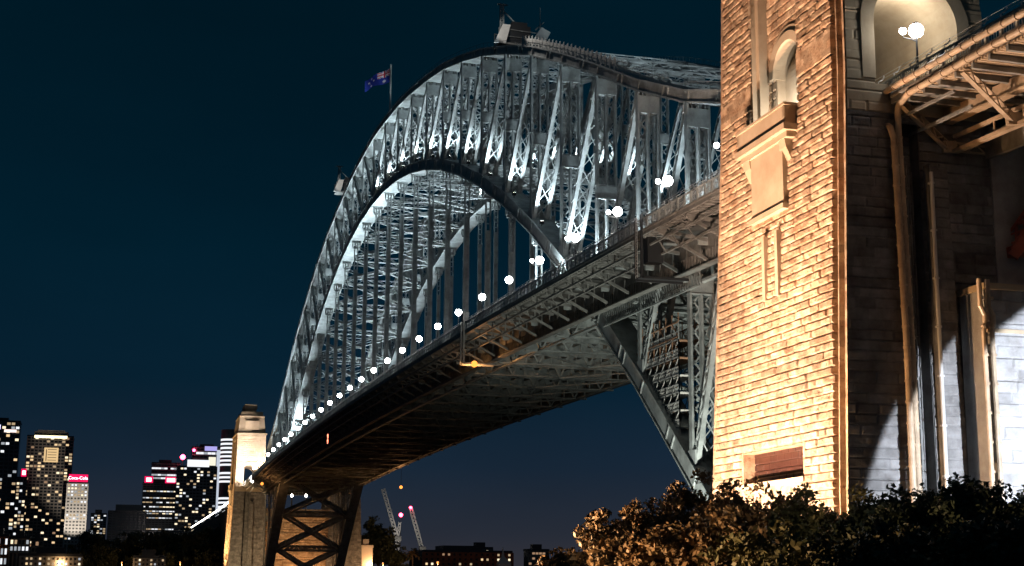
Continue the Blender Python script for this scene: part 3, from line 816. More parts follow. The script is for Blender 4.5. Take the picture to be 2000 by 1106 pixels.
    yl, yr = NC + NH, NC - NH                                 # north and south jambs
    mb.box((xw - 0.1, yl - 0.05, 51.6), (xw + 1.6, yl + 0.5, 74.2)); mb.box((xw - 0.1, yr - 0.5, 51.6), (xw + 1.6, yr + 0.05, 74.2))
    mb.box((xw + 0.35, yl - 0.75, 51.6), (xw + 1.6, yl - 0.05, 74.2)); mb.box((xw + 0.35, yr + 0.05, 51.6), (xw + 1.6, yr + 0.55, 74.2))
    mb.box((xw - 0.1, yr - .5, 74.0), (xw + 1.6, yl + 0.5, 75.0))
    B(mb, 'niche_jamb', STONES)
    wr = 2.9; wz = 58.7                                      # opening in the niche wall
    def nich_hole(u, v): return (abs(u - NC + 0.3) < wr) & (v > 53.0) & ((v < wz) | (np.hypot(u - NC + 0.3, v - wz) < wr)) | ((abs(u - (NC + 3.35)) < 0.14) & (v > 55.2) & (v < 59.2))
    B(grid_wall(yr, yl, 51.6, 74.2, 0.14, lambda U, V: np.stack([xw + 1.3 + 0 * U, U, V], -1),
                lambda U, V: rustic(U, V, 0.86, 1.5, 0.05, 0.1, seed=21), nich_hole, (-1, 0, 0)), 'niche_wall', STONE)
    mb = MB(); a = np.linspace(0, math.pi, 21)
    for (ri, ro, pr) in ((wr - 0.1, wr + 0.75, 0.35), (wr + 0.75, wr + 1.35, 0.18)):
        for i in range(20):
            cu = NC - 0.3
            q = [(0, cu + ri * math.cos(a[i]), wz + ri * math.sin(a[i])), (0, cu + ro * math.cos(a[i]), wz + ro * math.sin(a[i])),
                 (0, cu + ro * math.cos(a[i + 1]), wz + ro * math.sin(a[i + 1])), (0, cu + ri * math.cos(a[i + 1]), wz + ri * math.sin(a[i + 1]))]
            mb.prism(q, (xw + 1.3 - pr, 0, 0), (pr + 0.9 if ri < wr else pr + .1, 0, 0))
    B(mb, 'archivolt', STONES)
    # room behind the opening
    mb = MB(); cu = NC - 0.3
    mb.box((xw + 4.2, cu - 3.2, 52), (xw + 4.4, cu + 3.2, 63)); mb.box((xw + 1.5, cu - 3.4, 52), (xw + 4.2, cu - 2.95, 63)); mb.box((xw + 1.5, cu + 2.95, 52), (xw + 4.2, cu + 3.4, 63))
    mb.box((xw + 1.5, cu - 2.95, 62.4), (xw + 4.2, cu + 2.95, 62.8))
    mb.box((xw + 4.05, cu - 2.9, 57.2), (xw + 4.2, cu + 2.9, 57.5))
    B(mb, 'loggia', STONES)
    # balcony
    xb = PCX - 8.0
    mb = MB()
    mb.box((xb, -3.9, 51.9), (xw + 1.4, 6.4, 52.5))           # slab
    mb.box((xb, -3.9, 52.5), (xb + 0.45, 6.4, 53.6)); mb.box((xb, -3.9, 52.5), (xw, -3.45, 53.6)); mb.box((xb, 5.95, 52.5), (xw, 6.4, 53.6))
    B(mb, 'balcony', STONES)
    mb = MB(); mb.box((xb - 0.12, -4.02, 53.6), (xb + 0.57, 6.52, 53.85)); mb.box((xb + 0.57, -4.02, 53.6), (xw, -3.3, 53.85)); mb.box((xb + 0.57, 5.8, 53.6), (xw, 6.52, 53.85))
    B(mb, 'parapet_cap', STONES)
    mb = MB(); mb.box((xb - 0.2, -4.1, 51.3), (xw, 6.6, 51.9)); mb.box((xb + 0.25, -3.7, 50.75), (xw, 6.2, 51.3))
    B(mb, 'balcony_moulding', STONES)
    for yy in (-3.1, 4.5):
        mb = MB(); mb.prism([(xb + 0.3, 0, 50.75), (xw, 0, 50.75), (xw, 0, 48.6), (xw - 0.6, 0, 48.9), (xb + 0.45, 0, 50.0)], (0, yy, 0), (0, 1.3, 0))
        B(mb, 'bracket', STONES)
    mb = MB(); xq = PCX - float(hx(47)) - 0.55
    mb.box((xq, -2.2, 45.0), (xq + 1.4, 4.5, 50.75)); mb.box((xq - 0.18, -2.4, 44.5), (xq + 1.4, 4.7, 45.0))
    B(mb, 'panel', STONES)
    for yy in (2.0, -0.7):
        mb = MB(); x4 = PCX - float(hx(39.5)) - 0.45; mb.box((x4, yy - 0.28, 36.8), (x4 + 1.2, yy + 0.28, 42.8)); B(mb, 'stone_strip', STONES)
    # low rectangular opening with a brown panel
    mb = MB(); x5 = PCX - float(hx(22)) + 1.1
    mb = grid_wall(-5.8, 6.8, 20.0, 23.8, 0.1, lambda U, V: np.stack([x5 + 0 * U, U, V], -1), lambda U, V: rustic(U, V, 0.62, 1.4, 0.06, 0.02, 0.06, 51), lambda u, v: u > 99, (-1, 0, 0)); B(mb, 'brown_panel', COPPER)
    mb = MB(); x6 = PCX - float(hx(20)) - 0.3
    mb.box((x6, -6.0, 20.05), (x6 + 1.5, 7.0, 20.45)); B(mb, 'sill', STONES)
    mb = MB()
    mb.box((x6 + .3, -5.9, 20.45), (x6 + 1.6, -5.55, 23.35)); mb.box((x6 + .3, 6.55, 20.45), (x6 + 1.6, 6.9, 23.35)); mb.box((x6 + .4, -5.9, 23.25), (x6 + 1.6, 6.9, 23.5))
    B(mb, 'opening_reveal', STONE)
    # upper stage
    mb = MB(); mb.frustum((PCX, 0), 76.0, 6.75, 12.9, 76.6, 6.75, 12.9); B(mb, 'cornice', STONES)
    mb = MB(); mb.frustum((PCX, 0), 76.6, 6.2, 11.9, 84.0, 5.35, 10.6); B(mb, 'upper_stage', STONES)
    mb = MB(); mb.frustum((PCX, 0), 84.0, 5.6, 10.9, 84.5, 5.6, 10.9); mb.frustum((PCX, 0), 84.5, 5.1, 10.3, 86.6, 4.7, 9.6); B(mb, 'parapet', STONES)
    for s in (-1, 1):
        mb = MB(); mb.box((PCX - 3.1, s * 11.45 - 0.35, 78.2), (PCX + 3.1, s * 11.45 + 0.35, 82.2)); B(mb, 'recess_panel', STONES)
    mb = MB(); mb.frustum((PCX - 0.4, 0), 86.6, 2.4, 5.5, 88.2, 2.4, 5.5); B(mb, 'roof_base', STONES)
    mb = MB(); mb.frustum((PCX - 0.4, 0), 88.2, 2.9, 6.5, 90.2, 2.7, 6.3); B(mb, 'roof_block', STONES)
    tag(r, label, 'pylon', 'stone bridge pylons')
    return r
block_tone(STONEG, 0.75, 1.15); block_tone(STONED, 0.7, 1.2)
near_p = build_pylon(NEARY, 'huge near sandstone pylon lit orange with a balcony under its arched niche')
far_p = copy_tree(near_p); far_p.location = (PCX, FARY, 9)
tag(far_p, 'distant stone pylon lit pinkish white at the far end of the near railing')
far_e = copy_tree(near_p); far_e.location = (-PCX, FARY, 9)
tag(far_e, 'distant stone pylon mostly hidden behind the far steelwork, orange wall below the deck')

# abutment between the far pylons
ab = empty('stone_abutment', (0, FARY, 3))
def ab_wall(x0, x1, z0, z1, yb, seed): return grid_wall(x0, x1, z0, z1, 0.4, lambda U, V: np.stack([U, yb + 0 * U, V], -1), lambda U, V: rustic(U, V, 1.1, 2.4, 0.08, 0.2, 0.2, seed), lambda u, v: u > 1e6, (0, -1, 0))
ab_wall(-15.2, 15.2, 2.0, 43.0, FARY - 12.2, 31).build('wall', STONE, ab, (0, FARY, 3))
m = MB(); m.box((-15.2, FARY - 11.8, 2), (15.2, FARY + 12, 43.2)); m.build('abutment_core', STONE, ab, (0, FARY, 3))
m = MB(); m.box((-15.2, FARY - 12.9, 40), (15.2, FARY - 11.8, 41)); m.build('string_course', STONES, ab, (0, FARY, 3))
tag(ab, 'orange lit stone wall behind the crossed steel at the far end of the bridge', 'abutment')

for i_, px_ in enumerate((570, 598)):
    p = at(px_, 968, 520); r_ = empty('wall_floodlight', (p[0], p[1], 41.0))
    m = MB(); m.box((-.3, -.3, 0), (.3, .3, p[2] - 41.4)); m.build('stand', DARK, r_)
    m = MB(); m.sphere((0, -.2, p[2] - 41.0), .65, 10, 8); m.build('flood_globe', FLOODW, r_)
    tag(r_, ('left' if i_ == 0 else 'right') + ' of the two white lamps glaring above the far stone wall under the deck', 'floodlight', 'white lamps over the far wall')

# near abutment block with drain pipes, right of the pylon
an = empty('stone_abutment', (-8, -46, 9))
m = grid_wall(-19.0, 6, 8.5, 34.9, 0.14, lambda U, V: np.stack([U, -50.0 + 0 * U, V], -1), lambda U, V: rustic(U, V, 0.92, 1.9, 0.08, 0.14, 0.1, 41), lambda u, v: u > 1e6, (0, -1, 0))
m.build('wall', STONEG, an, (-8, -46, 9))
m = MB(); m.box((-19.1, -49.9, 5), (6, -46.4, 34.9)); m.build('abutment_core', STONEG, an, (-8, -46, 9))
m = MB(); m.box((-15.2, -46.2, 5), (12, -20, 50)); m.build('rear_block', STONEG, an, (-8, -46, 9))
m = MB(); m.box((-19.3, -50.3, 34.9), (6, -46.4, 35.4)); m.box((-19.12, -50.2, 31.4), (6, -50.0, 31.7)); m.build('coping', STONES, an, (-8, -46, 9))
for dx_ in (0.0, 0.75):
    m = MB(); xx = -19.75 + dx_ - 0.2
    m.tube([(xx + .1, -50.5, 35.6), (xx + .1, -50.5, 33.4), (xx + .5, -50.45, 32.7), (xx + .5, -50.4, 31.9), (xx + .35, -50.4, 31.4), (xx + .35, -50.4, 9.0)], 0.2, 8)
    for z in np.arange(11, 36, 2.3): m.tube([(xx + .38, -50.42, z), (xx + .38, -50.42, z + 0.2)], 0.25, 8)
    m.build('drain_pipe', PIPE, an, (-8, -46, 9), smooth=False)
tag(an, 'grey stone abutment block lit cold white beside the near pylon foot', 'abutment')
# conduits on the recessed wall
for i_, (cx_, yb_, r_w, zt_, lab) in enumerate(((-23.0, -45.6, 0.09, 46, 'thin dark conduit bundle in the wall recess right of the orange drainpipes'), (-21.95, -47.75, 0.17, 45, 'pale vertical conduit on the corner of the stone pilaster'))):
    m = MB(); m.tube([(cx_, yb_, 9), (cx_, yb_, zt_)], r_w, 8)
    if i_ == 0:
        for q in (0.25, 0.5, -0.3): m.tube([(cx_ + q, yb_, 9), (cx_ + q, yb_, zt_ - q)], 0.05, 6)
    for z in np.arange(12, zt_, 4.0): m.box((cx_ - r_w - .05, yb_ - .12, z), (cx_ + r_w + .05, yb_ + .25, z + .15))
    tag(m.build('conduit', GALV if i_ else STEELD), lab, 'conduit', 'conduits on the stone wall')

# ------------------------------------------------------------------ approach span on the right
ap = empty('approach_span', (0, -60, 50))
OA = (0, -60, 50)
YA = np.linspace(-46.2, -84, 12)
def lb(mb, x, dz, w_, h_): long_beam(mb, x, dz, w_, h_, YA)
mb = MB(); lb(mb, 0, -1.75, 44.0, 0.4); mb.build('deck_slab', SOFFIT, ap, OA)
mb = MB(); lb(mb, -23.2, -1.6, 2.6, 0.2); mb.build('footway', CONC, ap, OA)
mb = MB()
yy = np.arange(-84, -46.5, 0.42)
P = np.stack([np.full(len(yy), -24.0), yy, zrail(yy) - 2.06], 1); Q = P + (9.5, 0, 0)
mb.beams(P, Q, 0.26, 0.2); mb.build('corrugated_soffit', PIPE, ap, OA)
mb = MB()
for y_ in np.arange(-48.5, -84, -2.3):
    z_ = float(zrail(y_)) - 2.2
    mb.beam((-24.1, y_, z_ - 0.15), (-14, y_, z_ - 0.3), 0.32, 0.45)
mb.build('floor_beam', STEELD, ap, OA)
mb = MB()
lb(mb, -19.2, -2.9, 0.5, 1.1); lb(mb, -19.2, -3.5, 0.9, 0.14); mb.build('longitudinal_girder', PIPE, ap, OA); mb = MB(); lb(mb, -15.5, -5.2, 0.4, 2.2); mb.build('longitudinal_girder', STEELD, ap, OA); mb = MB()
lb(mb, -18.6, -4.6, 0.3, 0.3); lb(mb, -18.6, -5.9, 0.6, 0.3)
for y_ in np.arange(-52, -84, -2.0): mb.beam((-18.6, y_, zrail(y_) - 4.6), (-18.6, y_, zrail(y_) - 5.9), 0.12, 0.12, (0, 1, 0))
mb.build('longitudinal_girder', PIPE, ap, OA)
for yb_ in (-47.0, -56.3, -65.6):
    mb = MB(); zt = float(zrail(yb_)) - 2.2
    a = np.array([-24.0, yb_, zt]); b = np.array([-19.2, yb_ + 1.0, zt - 3.2]); c = np.array([-13.0, yb_ + 1.0, zt - 3.3])
    mb.laced(a, b, (0, 0.3, 1), 0.85, 0.35, 2, 0.75, 0.14, 0.12, x=False)
    mb.beam(b - (0.5, 0, 0.1), b + (0.8, 0, 0), 0.4, 1.0)
    mb.laced(b, c, (0, 0, 1), 0.7, 0.35, 2, 0.9, 0.14, 0.1, x=False)
    mb.build('bracket', PIPE, ap, OA)
mb = MB()
mb.laced((-14, -45.5, 39.3), (-9.5, -50.5, 48), (0, 0, 1), 0.9, 0.5, 2, 1.2, 0.2, 0.15); mb.beam((-14.2, -46.5, 39.0), (-6, -46.5, 39.6), 0.8, 0.9)
mb.beam((-14.2, -47, 38.5), (-9, -50, 46.5), 0.5, 0.9)
mb.build('lower_chord', REDSTEEL, ap, OA)
tag(ap, 'orange lit approach deck with corrugated underside and steel brackets right of the pylon', 'bridge span')

# paired drainpipes
dp = empty('drainpipe', (-24.5, -46.4, 9))
def zr(y): return float(zrail(y))
sets = [
    [(-24.75, -84, zr(-84) - 0.75), (-24.75, -60, zr(-60) - 0.78), (-24.75, -46.2, zr(-46.2) - 1.1), (-24.75, -44.6, zr(-45) - 1.6), (-24.75, -43.9, zr(-44) - 2.4), (-24.8, -44.2, zr(-44) - 3.5), (-24.8, -45.4, zr(-45) - 4.0), (-24.7, -46.3, zr(-45) - 4.4), (-24.55, -46.55, zr(-45) - 5.4), (-24.6, -47.2, 30), (-24.9, -47.6, 9)],
    [(-24.45, -84, zr(-84) - 1.75), (-24.45, -60, zr(-60) - 1.8), (-24.45, -49, zr(-49) - 2.1), (-24.3, -47.2, zr(-47) - 2.6), (-24.1, -46.6, zr(-46) - 3.4), (-24.05, -46.5, zr(-46) - 4.6), (-24.1, -47.1, 30), (-24.3, -47.5, 9)]]
for j, pts in enumerate(sets):
    # round the bends by resampling with a Catmull-Rom curve
    P = np.array(pts); pp = []
    for i in range(len(P) - 1):
        p0, p1, p2, p3 = P[max(i - 1, 0)], P[i], P[i + 1], P[min(i + 2, len(P) - 1)]
        far_ = np.linalg.norm(p2 - p1) > 5
        for t in (np.linspace(0, 1, 2 if far_ else 6)[:-1]):
            if far_: pp.append(p1 + (p2 - p1) * t)
            else: pp.append(0.5 * ((2 * p1) + (-p0 + p2) * t + (2 * p0 - 5 * p1 + 4 * p2 - p3) * t * t + (-p0 + 3 * p1 - 3 * p2 + p3) * t ** 3) if i and i < len(P) - 2 and np.linalg.norm(p1 - p0) < 6 and np.linalg.norm(p3 - p2) < 6 else p1 + (p2 - p1) * t)
    pp.append(P[-1])
    m = MB(); m.tube(pp, 0.27, 12)
    for i in range(len(P) - 1):
        ln = np.linalg.norm(P[i + 1] - P[i]); d_ = unit(P[i + 1] - P[i])
        if ln < 3: continue
        for s_ in np.arange(0.6, ln, 1.7): c = P[i] + d_ * s_; m.tube([c, c + d_ * 0.16], 0.33, 12)
    m.build('pipe', PIPE, dp, (-24.5, -46.4, 9))
tag(dp, 'pair of orange lit drainpipes running along the deck edge and down the pylon wall', 'drainpipe')

# ------------------------------------------------------------------ floodlights on the ground
def ground_flood(loc, target, energy, angle, color, lab, blend=0.5, lens=None):
    r = empty('ground_floodlight', loc)
    d = Vector(target) - Vector(loc); q = d.to_track_quat('-Z', 'Y')
    m = MB(); m.box((-0.5, -0.4, 0.02), (0.5, 0.4, 0.5)); h = m.build('housing', DARK, r); h.rotation_euler = q.to_euler(); h.location = (0, 0, 0.9)
    m = MB(); m.box((-0.42, -0.32, -0.005), (0.42, 0.32, 0.015)); l_ = m.build('flood_lens', lens or FLOODW, h)
    m = MB(); m.box((-0.45, -0.08, 0.0), (-0.35, 0.08, 0.9)); m.box((0.35, -0.08, 0), (0.45, 0.08, 0.9)); m.box((-.5, -.3, 0), (.5, .3, .1)); m.build('stand', DARK, r)
    tag(r, lab, 'floodlight', 'floodlights on the ground')
    return spot('flood_beam', (loc[0] + 0.06 * d[0] / d.length, loc[1] + 0.06 * d[1] / d.length, loc[2] + 0.9 + 0.08), target, energy, angle, color, blend, 0.3)
ORG = (1.0, 0.69, 0.50)
ground_flood((-47, -27, 9), (-28.5, -29, 30), 118000, 105, ORG, 'orange floodlight on the ground below the north part of the near pylon')
ground_flood((-47, -39, 9), (-28.5, -37, 30), 118000, 105, ORG, 'orange floodlight on the ground below the south part of the near pylon')
ground_flood((-50, -33, 9), (-29, -33, 60), 175000, 48, (1.0, 0.57, 0.37), 'orange floodlight on the ground aimed at the pylon niche')
ground_flood((-47, -45.4, 9), (-22, -54, 52), 25000, 56, (1.0, 0.5, 0.2), 'orange floodlight on the ground below the approach span', 0.7)
ground_flood((-14, -96, 9), (-3, -48, 10), 450000, 61.7, (0.80, 0.87, 1.0), 'cold white floodlight on the ground before the abutment block', 0.04)
ground_flood((-69, -47, 9), (-49, -54, 14.5), 120000, 50, (1.0, 0.58, 0.28), 'orange garden floodlight beside the foreground bushes')
ground_flood((-72, -72, 9), (-46, -77, 13), 50000, 50, (1.0, 0.58, 0.28), 'low orange garden floodlight before the foreground bushes')
ground_flood((-24, -99, 9), (-38, -82, 13), 30000, 46, (1.0, 0.66, 0.36), 'dim orange floodlight added out of view to brighten the right hand bushes')  # unseen lamp added to give the right bushes their highlights
# light inside the near pylon loggia and footway arch
def niche_light(y0, k):
    l = bpy.data.lights.new('loggia_light', 'POINT'); l.energy = 1500 * k; l.color = (1.0, 0.95, 0.9); l.shadow_soft_size = 0.2
    o = bpy.data.objects.new('loggia_light', l); COL.objects.link(o); o.location = (PCX - 6.3, y0 + 0.6, 54.4)
niche_light(NEARY, 1.0)
l = bpy.data.lights.new('footway_light', 'POINT'); l.energy = 800; l.color = (1, .93, .8); l.shadow_soft_size = .3
o = bpy.data.objects.new('footway_light', l); COL.objects.link(o); o.location = (PCX, NEARY - 10, 60.5)
# far pylon floods
spot('far_flood', (-36, 496, 6), (-24, 523, 38), 45000, 75, (1, 0.68, 0.36))
spot('far_flood', (-52, 538, 8), (-28, 536, 50), 260000, 80, (1, 0.66, 0.33))
spot('far_flood', (-20, 509, 54.5), (-21, 523, 66), 80000, 110, (1.0, 0.86, 0.80))
spot('far_flood', (-25, 488, 50), (-21, 524, 84), 90000, 50, (1.0, 0.86, 0.78))
spot('far_flood', (0, 512, 4), (2, 524, 28), 24000, 120, (1, 0.55, 0.25))
spot('far_flood', (34, 508, 4), (24, 524, 28), 34000, 110, (1, 0.55, 0.25))
# near steelwork below the deck, lit from the shore
spot('shore_flood', (-24, 4, 7), (-15, 28, 38), 60000, 75, (0.95, 0.97, 0.85))
spot('shore_flood', (-20, 30, 4), (0, 62, 50), 28000, 95, (0.92, 1.0, 0.85), 0.6)
l = bpy.data.lights.new('far_footway_light', 'POINT'); l.energy = 5000; l.color = (1, .95, .9); l.shadow_soft_size = .3
o = bpy.data.objects.new('far_footway_light', l); COL.objects.link(o); o.location = (PCX, FARY - 9, 58.5)

# ------------------------------------------------------------------ foliage
def leafmat(n, c, c2): 
    m = mat(n, c, 0.55, 0, 0, 0.8, color2=c2, spec=0.4)
    return m
LEAF = leafmat('leaf_green', (0.13, 0.12, 0.05), (0.05, 0.06, 0.025))
LEAF2 = leafmat('leaf_rust', (0.19, 0.12, 0.06), (0.08, 0.06, 0.03))
LEAFD = leafmat('leaf_dark', (0.06, 0.075, 0.04), (0.025, 0.035, 0.02))
def leaves(mb, centres, n, spread, size, seed, flat=0.75):
    r_ = np.random.default_rng(seed)
    C = np.asarray(centres, float)
    c = C[r_.integers(0, len(C), n)]
    d = unit(r_.normal(size=(n, 3))); rad = spread * r_.random(n)[:, None] ** 0.4
    p = c + d * rad * np.array([1, 1, flat])
    a = unit(r_.normal(size=(n, 3)) + d * 0.6); b = unit(np.cross(a, r_.normal(size=(n, 3))))
    s = size * (0.45 + 1.0 * r_.random(n))[:, None]
    a = np.cross(b, a)
    q = np.stack([p - a * s * .5 , p + b * s * 0.28, p + a * s * .5, p - b * s * 0.28], 1)
    mb.add(q.reshape(-1, 3), np.arange(n * 4).reshape(n, 4))
def make_tree(h, rad, seed, m, nleaf=9000, lsize=0.3, nm='tree', trunk=0.25):
    r_ = np.random.default_rng(seed)
    r = empty(nm)
    t = MB(); base = 0.35 * h
    t.tube([(0, 0, -0.3), (0.1, 0.05, base * 0.5), (0.0, 0.15, base)], [trunk * 1.3, trunk, trunk * .8], 8)
    cs = []
    nb = 13
    for i in range(nb):
        a = i * 2.4 + r_.random(); el_ = 0.25 + 0.75 * r_.random()
        R_ = rad * (0.45 + 0.5 * r_.random())
        e = np.array([math.cos(a) * R_ * (1 - el_ * 0.35), math.sin(a) * R_ * (1 - el_ * 0.35), base + (h - base) * el_ * 0.92])
        mid = np.array([e[0] * 0.45, e[1] * 0.45, base + (e[2] - base) * 0.6])
        t.tube([(0, 0.1, base - 0.2), mid, e], [trunk * .55, trunk * .35, trunk * .1], 6)
        for q in range(4): cs.append(e + r_.normal(size=3) * rad * np.array([.24, .24, .16])); cs.append(mid * 0.35 + e * 0.65 + r_.normal(size=3) * rad * .2)
    t.build('trunk', BARK, r)
    c = MB(); leaves(c, cs, nleaf, rad * 0.23, lsize, seed + 1); c.build('crown', m, r)
    return r
# foreground trees: (px, top py, distance plane Y, radius, leaf kind, label)
fg = [(1112, 1090, -56, 3.0, 1, 'low rust coloured bush at the left end of the foreground foliage'),
      (1200, 1016, -54, 2.8, 1, 'orange lit bush with a rounded top standing out against the night sky'),
      (1270, 990, -52, 3.0, 1, 'orange lit tree under the foot of the steel arch'),
      (1350, 962, -54, 3.6, 1, 'orange lit tree in front of the end of the steel arch'),
      (1445, 966, -60, 4.0, 1, 'bronze leaved tree before the left half of the pylon base'),
      (1545, 992, -62, 4.0, 0, 'tree before the low brown opening of the pylon'),
      (1650, 992, -66, 3.9, 0, 'dark tree before the corner of the near pylon'),
      (1735, 972, -70, 3.8, 2, 'dark green tree below the orange drainpipes'),
      (1830, 958, -72, 3.7, 2, 'dark green tree below the wall recess with conduits'),
      (1915, 948, -74, 3.6, 2, 'dark green tree before the white lit abutment block'),
      (2010, 945, -76, 3.6, 2, 'dark tree cut by the right edge of the picture'),
      (1500, 1042, -78, 3.4, 0, 'lower bronze bush with bright light glinting through its leaves'),
      (1400, 1030, -74, 3.3, 1, 'brown bush in front below the arch foot'),
      (1290, 1050, -72, 3.2, 1, 'brown bush low in front, left of the pylon'),
      (1620, 1060, -82, 3.3, 0, 'shadowed bush low in front of the pylon corner'),
      (1740, 1050, -86, 3.2, 2, 'shadowed bush low in front of the drainpipes'),
      (1860, 1040, -88, 3.2, 0, 'bush with pale orange sprays low in the right corner'),
      (1970, 1040, -90, 3.2, 2, 'nearly black bush in the lower right corner')]
protos = {}
for i, (px, py, Y, rad, kd, lab) in enumerate(fg):
    p = at(px, py, Y); h = p[2] - 9.0
    m = (LEAF, LEAF2, LEAFD)[kd]
    t = make_tree(h, rad, 100 + i, m, 3500 if i == 11 else 8500, 0.36)
    t.location = (p[0], p[1], 9.0)
    tag(t, lab, 'tree' if py < 1020 else 'bush', 'trees in front of the pylon')

p = at(1468, 1078, -70); gl = empty('garden_lamp', (p[0], p[1], 9))
m = MB(); m.tube([(0, 0, 0), (0, 0, p[2] - 9 - .6)], .08, 6); m.build('post', DARK, gl)
m = MB(); m.sphere((0, 0, p[2] - 9), .75, 12, 8); m.build('globe', emit('garden_globe', (1, .86, .66), 14), gl, smooth=True)
tag(gl, 'bright warm garden lamp glinting through the leaves before the pylon base', 'lamp')

# dark trees beyond the water
def far_tree(px, py, Y, rad, lab, zb=None, m=LEAFD, cat='tree'):
    p = at(px, py, Y); zb = float(terrain_z(np.array(p[0]), np.array(Y))) if zb is None else zb
    t = make_tree(p[2] - zb, rad, int(px * 3 + py), m, 3500, rad * 0.17, 'far_tree', 0.5)
    t.location = (p[0], p[1], zb)
    tag(t, lab, cat, 'trees on the far shore')
far_tree(742, 1022, 600, 11, 'large round dark tree on the far shore under the cranes')
far_tree(770, 1046, 590, 8, 'dark tree right of the large round one on the far shore')
far_tree(722, 1040, 596, 7, 'dark tree tucked against the far orange wall')
far_tree(238, 1046, 640, 9, 'dark hillside tree below the black apartment block')
fts = [(180, 1044, 'round dark tree at the foot of the small white topped block'), (215, 1062, 'dark tree between the white office tower and the black block'), (290, 1046, 'dark tree under the towers with red signs'),
       (325, 1040, 'dark tree below the white lamp post light'), (360, 1036, 'dark tree at the lower end of the lamp row'), (395, 1040, 'dark tree under the middle of the lamp row'), (425, 1034, 'dark tree beside the far pylon edge'),
       (150, 1078, 'low brownish tree near the shore lights at left'), (260, 1080, 'low tree on the shore left of the lit huts'), (330, 1082, 'low tree on the shore behind the lit huts'), (405, 1078, 'low tree on the shore near the far pylon base'), (205, 1085, 'low tree on the shore beside the long shed')]
for px, py, lab in fts: far_tree(px, py, 640 if py < 1060 else 590, 10 if py < 1060 else 7, lab)
# palm
pp_ = at(806, 1074, 585); pm = empty('palm_tree', (pp_[0], pp_[1], 2.5))
ph = pp_[2] - 2.5
t = MB(); t.tube([(0, 0, 0), (0.2, 0, ph * .5), (0, 0, ph - 2)], [0.5, 0.38, 0.35], 8); t.build('trunk', BARK, pm)
c = MB()
for i in range(34):
    a = i * 2.399; dr = 0.2 + 0.8 * (i / 34)
    pts = [np.array([math.cos(a) * s * 5.0, math.sin(a) * s * 5.0, ph - 2 + 3.2 * s * (1 - dr) - 4.5 * dr * s * s + .8 * s]) for s in np.linspace(0, 1, 6)]
    for j in range(5): c.beam(pts[j], pts[j + 1], 0.9 * (1 - j * 0.14), 0.05)
c.build('crown', leafmat('palm_leaf', (0.16, 0.11, 0.05), (0.08, 0.06, 0.03)), pm)
tag(pm, 'palm tree lit orange on the far shore below the cranes', 'palm tree')

# ------------------------------------------------------------------ city beyond the harbour
FAC = mat('dark_facade', (0.16, 0.18, 0.19), 0.5, 0, 0.3, 0.05)
FAC2 = mat('brown_facade', (0.30, 0.26, 0.22), 0.7, 0, 0.2, 0.05)
FACW = mat('pale_facade', (0.55, 0.52, 0.48), 0.8, 0, 0.1, 0.05)
GLASSD = mat('dark_glass', (0.02, 0.025, 0.03), 0.15)
WARM = emit('warm_window', (1.0, 0.70, 0.38), 1.0); WARM2 = emit('bright_warm_window', (1.0, 0.82, 0.55), 1.4)
WARM3 = emit('low_warm_window', (1.0, 0.72, 0.42), 0.5); COLD2 = emit('low_white_window', (0.85, 0.92, 1.0), 0.45); COLD = emit('white_window', (0.92, 0.95, 1.0), 1.1); DIM = emit('dim_window', (1.0, 0.6, 0.35), 0.35)
REDS = emit('red_sign', (0.85, 0.01, 0.10), 1.3); LET = emit('white_letters', (1.0, 0.75, 0.8), 3.0)
def ybase(Y): return 10.0 if Y > 800 else 2.5
WCACHE = {}
def tower(lab, x0, x1, yt, Y, cols, rows, p_lit, mats, face=FAC, seed=0, yb=1075, strip=False, name='office_tower', depth=None, grid=True, wfill=0.75, hfill=0.6, cat='tower', dark=False):
    a = at(x0, yt, Y); b = at(x1, yt, Y)
    wd = b[0] - a[0]; zt = a[2]; z0 = float(ybase(Y)); dp_ = depth or wd * 0.8
    r = empty(name, ((a[0] + b[0]) / 2, Y, z0), 0.0)
    H = zt - z0
    m = MB(); m.box((-wd / 2, 0, 0), (wd / 2, dp_, H)); m.box((-wd / 2 - .3, -.35, H), (wd / 2 + .3, dp_ + .3, H + 1.2)); m.box((-wd * .25, dp_ * .2, H + 1.2), (wd * .2, dp_ * .7, H + 4))
    m.build('facade', GLASSD if grid else face, r)
    zvis = at(x0, yb, Y)[2] - z0
    dz = (H - zvis) / rows; du = wd / cols
    if grid:
        g_ = MB()
        for j in range(rows + 1): g_.box((-wd / 2 - .1, -0.25, H - j * dz - dz * .5 * (1 - hfill)), (wd / 2 + .1, -0.02, H - j * dz + dz * .5 * (1 - hfill)))
        for i in range(cols + 1): g_.box((-wd / 2 + i * du - du * .5 * (1 - wfill), -0.3, 0), (-wd / 2 + i * du + du * .5 * (1 - wfill), -0.02, H))
        g_.build('facade_grid', face, r)
    rr = np.random.default_rng(seed); n = 0; mats = list(mats) + ([COLD2] if COLD in mats else []) + ([WARM3, WARM3] if WARM in mats or WARM2 in mats else [])
    for j in range(rows):
        rowlit = rr.random() < p_lit if strip else None
        for i in range(cols):
            lit = (rowlit and rr.random() < 0.88) if strip else rr.random() < p_lit
            if n >= 98 or not (lit or dark): continue
            n += 1
            m_ = mats[rr.integers(0, len(mats))] if lit else DARK
            key = (round(du * wfill, 2), round(dz * hfill, 2), m_.name)
            if key not in WCACHE:
                q = MB(); q.box((-du * wfill / 2, -0.12, -dz * hfill / 2), (du * wfill / 2, 0.05, dz * hfill / 2))
                o = q.build('window', m_, r); WCACHE[key] = o.data
            else:
                o = bpy.data.objects.new('window', WCACHE[key]); COL.objects.link(o); o.parent = r
            o.location = (-wd / 2 + (i + .5) * du, -0.06, H - (j + .5) * dz)
    tag(r, lab, cat, 'towers of the far city')
    return r, wd, H, dz, du, Y
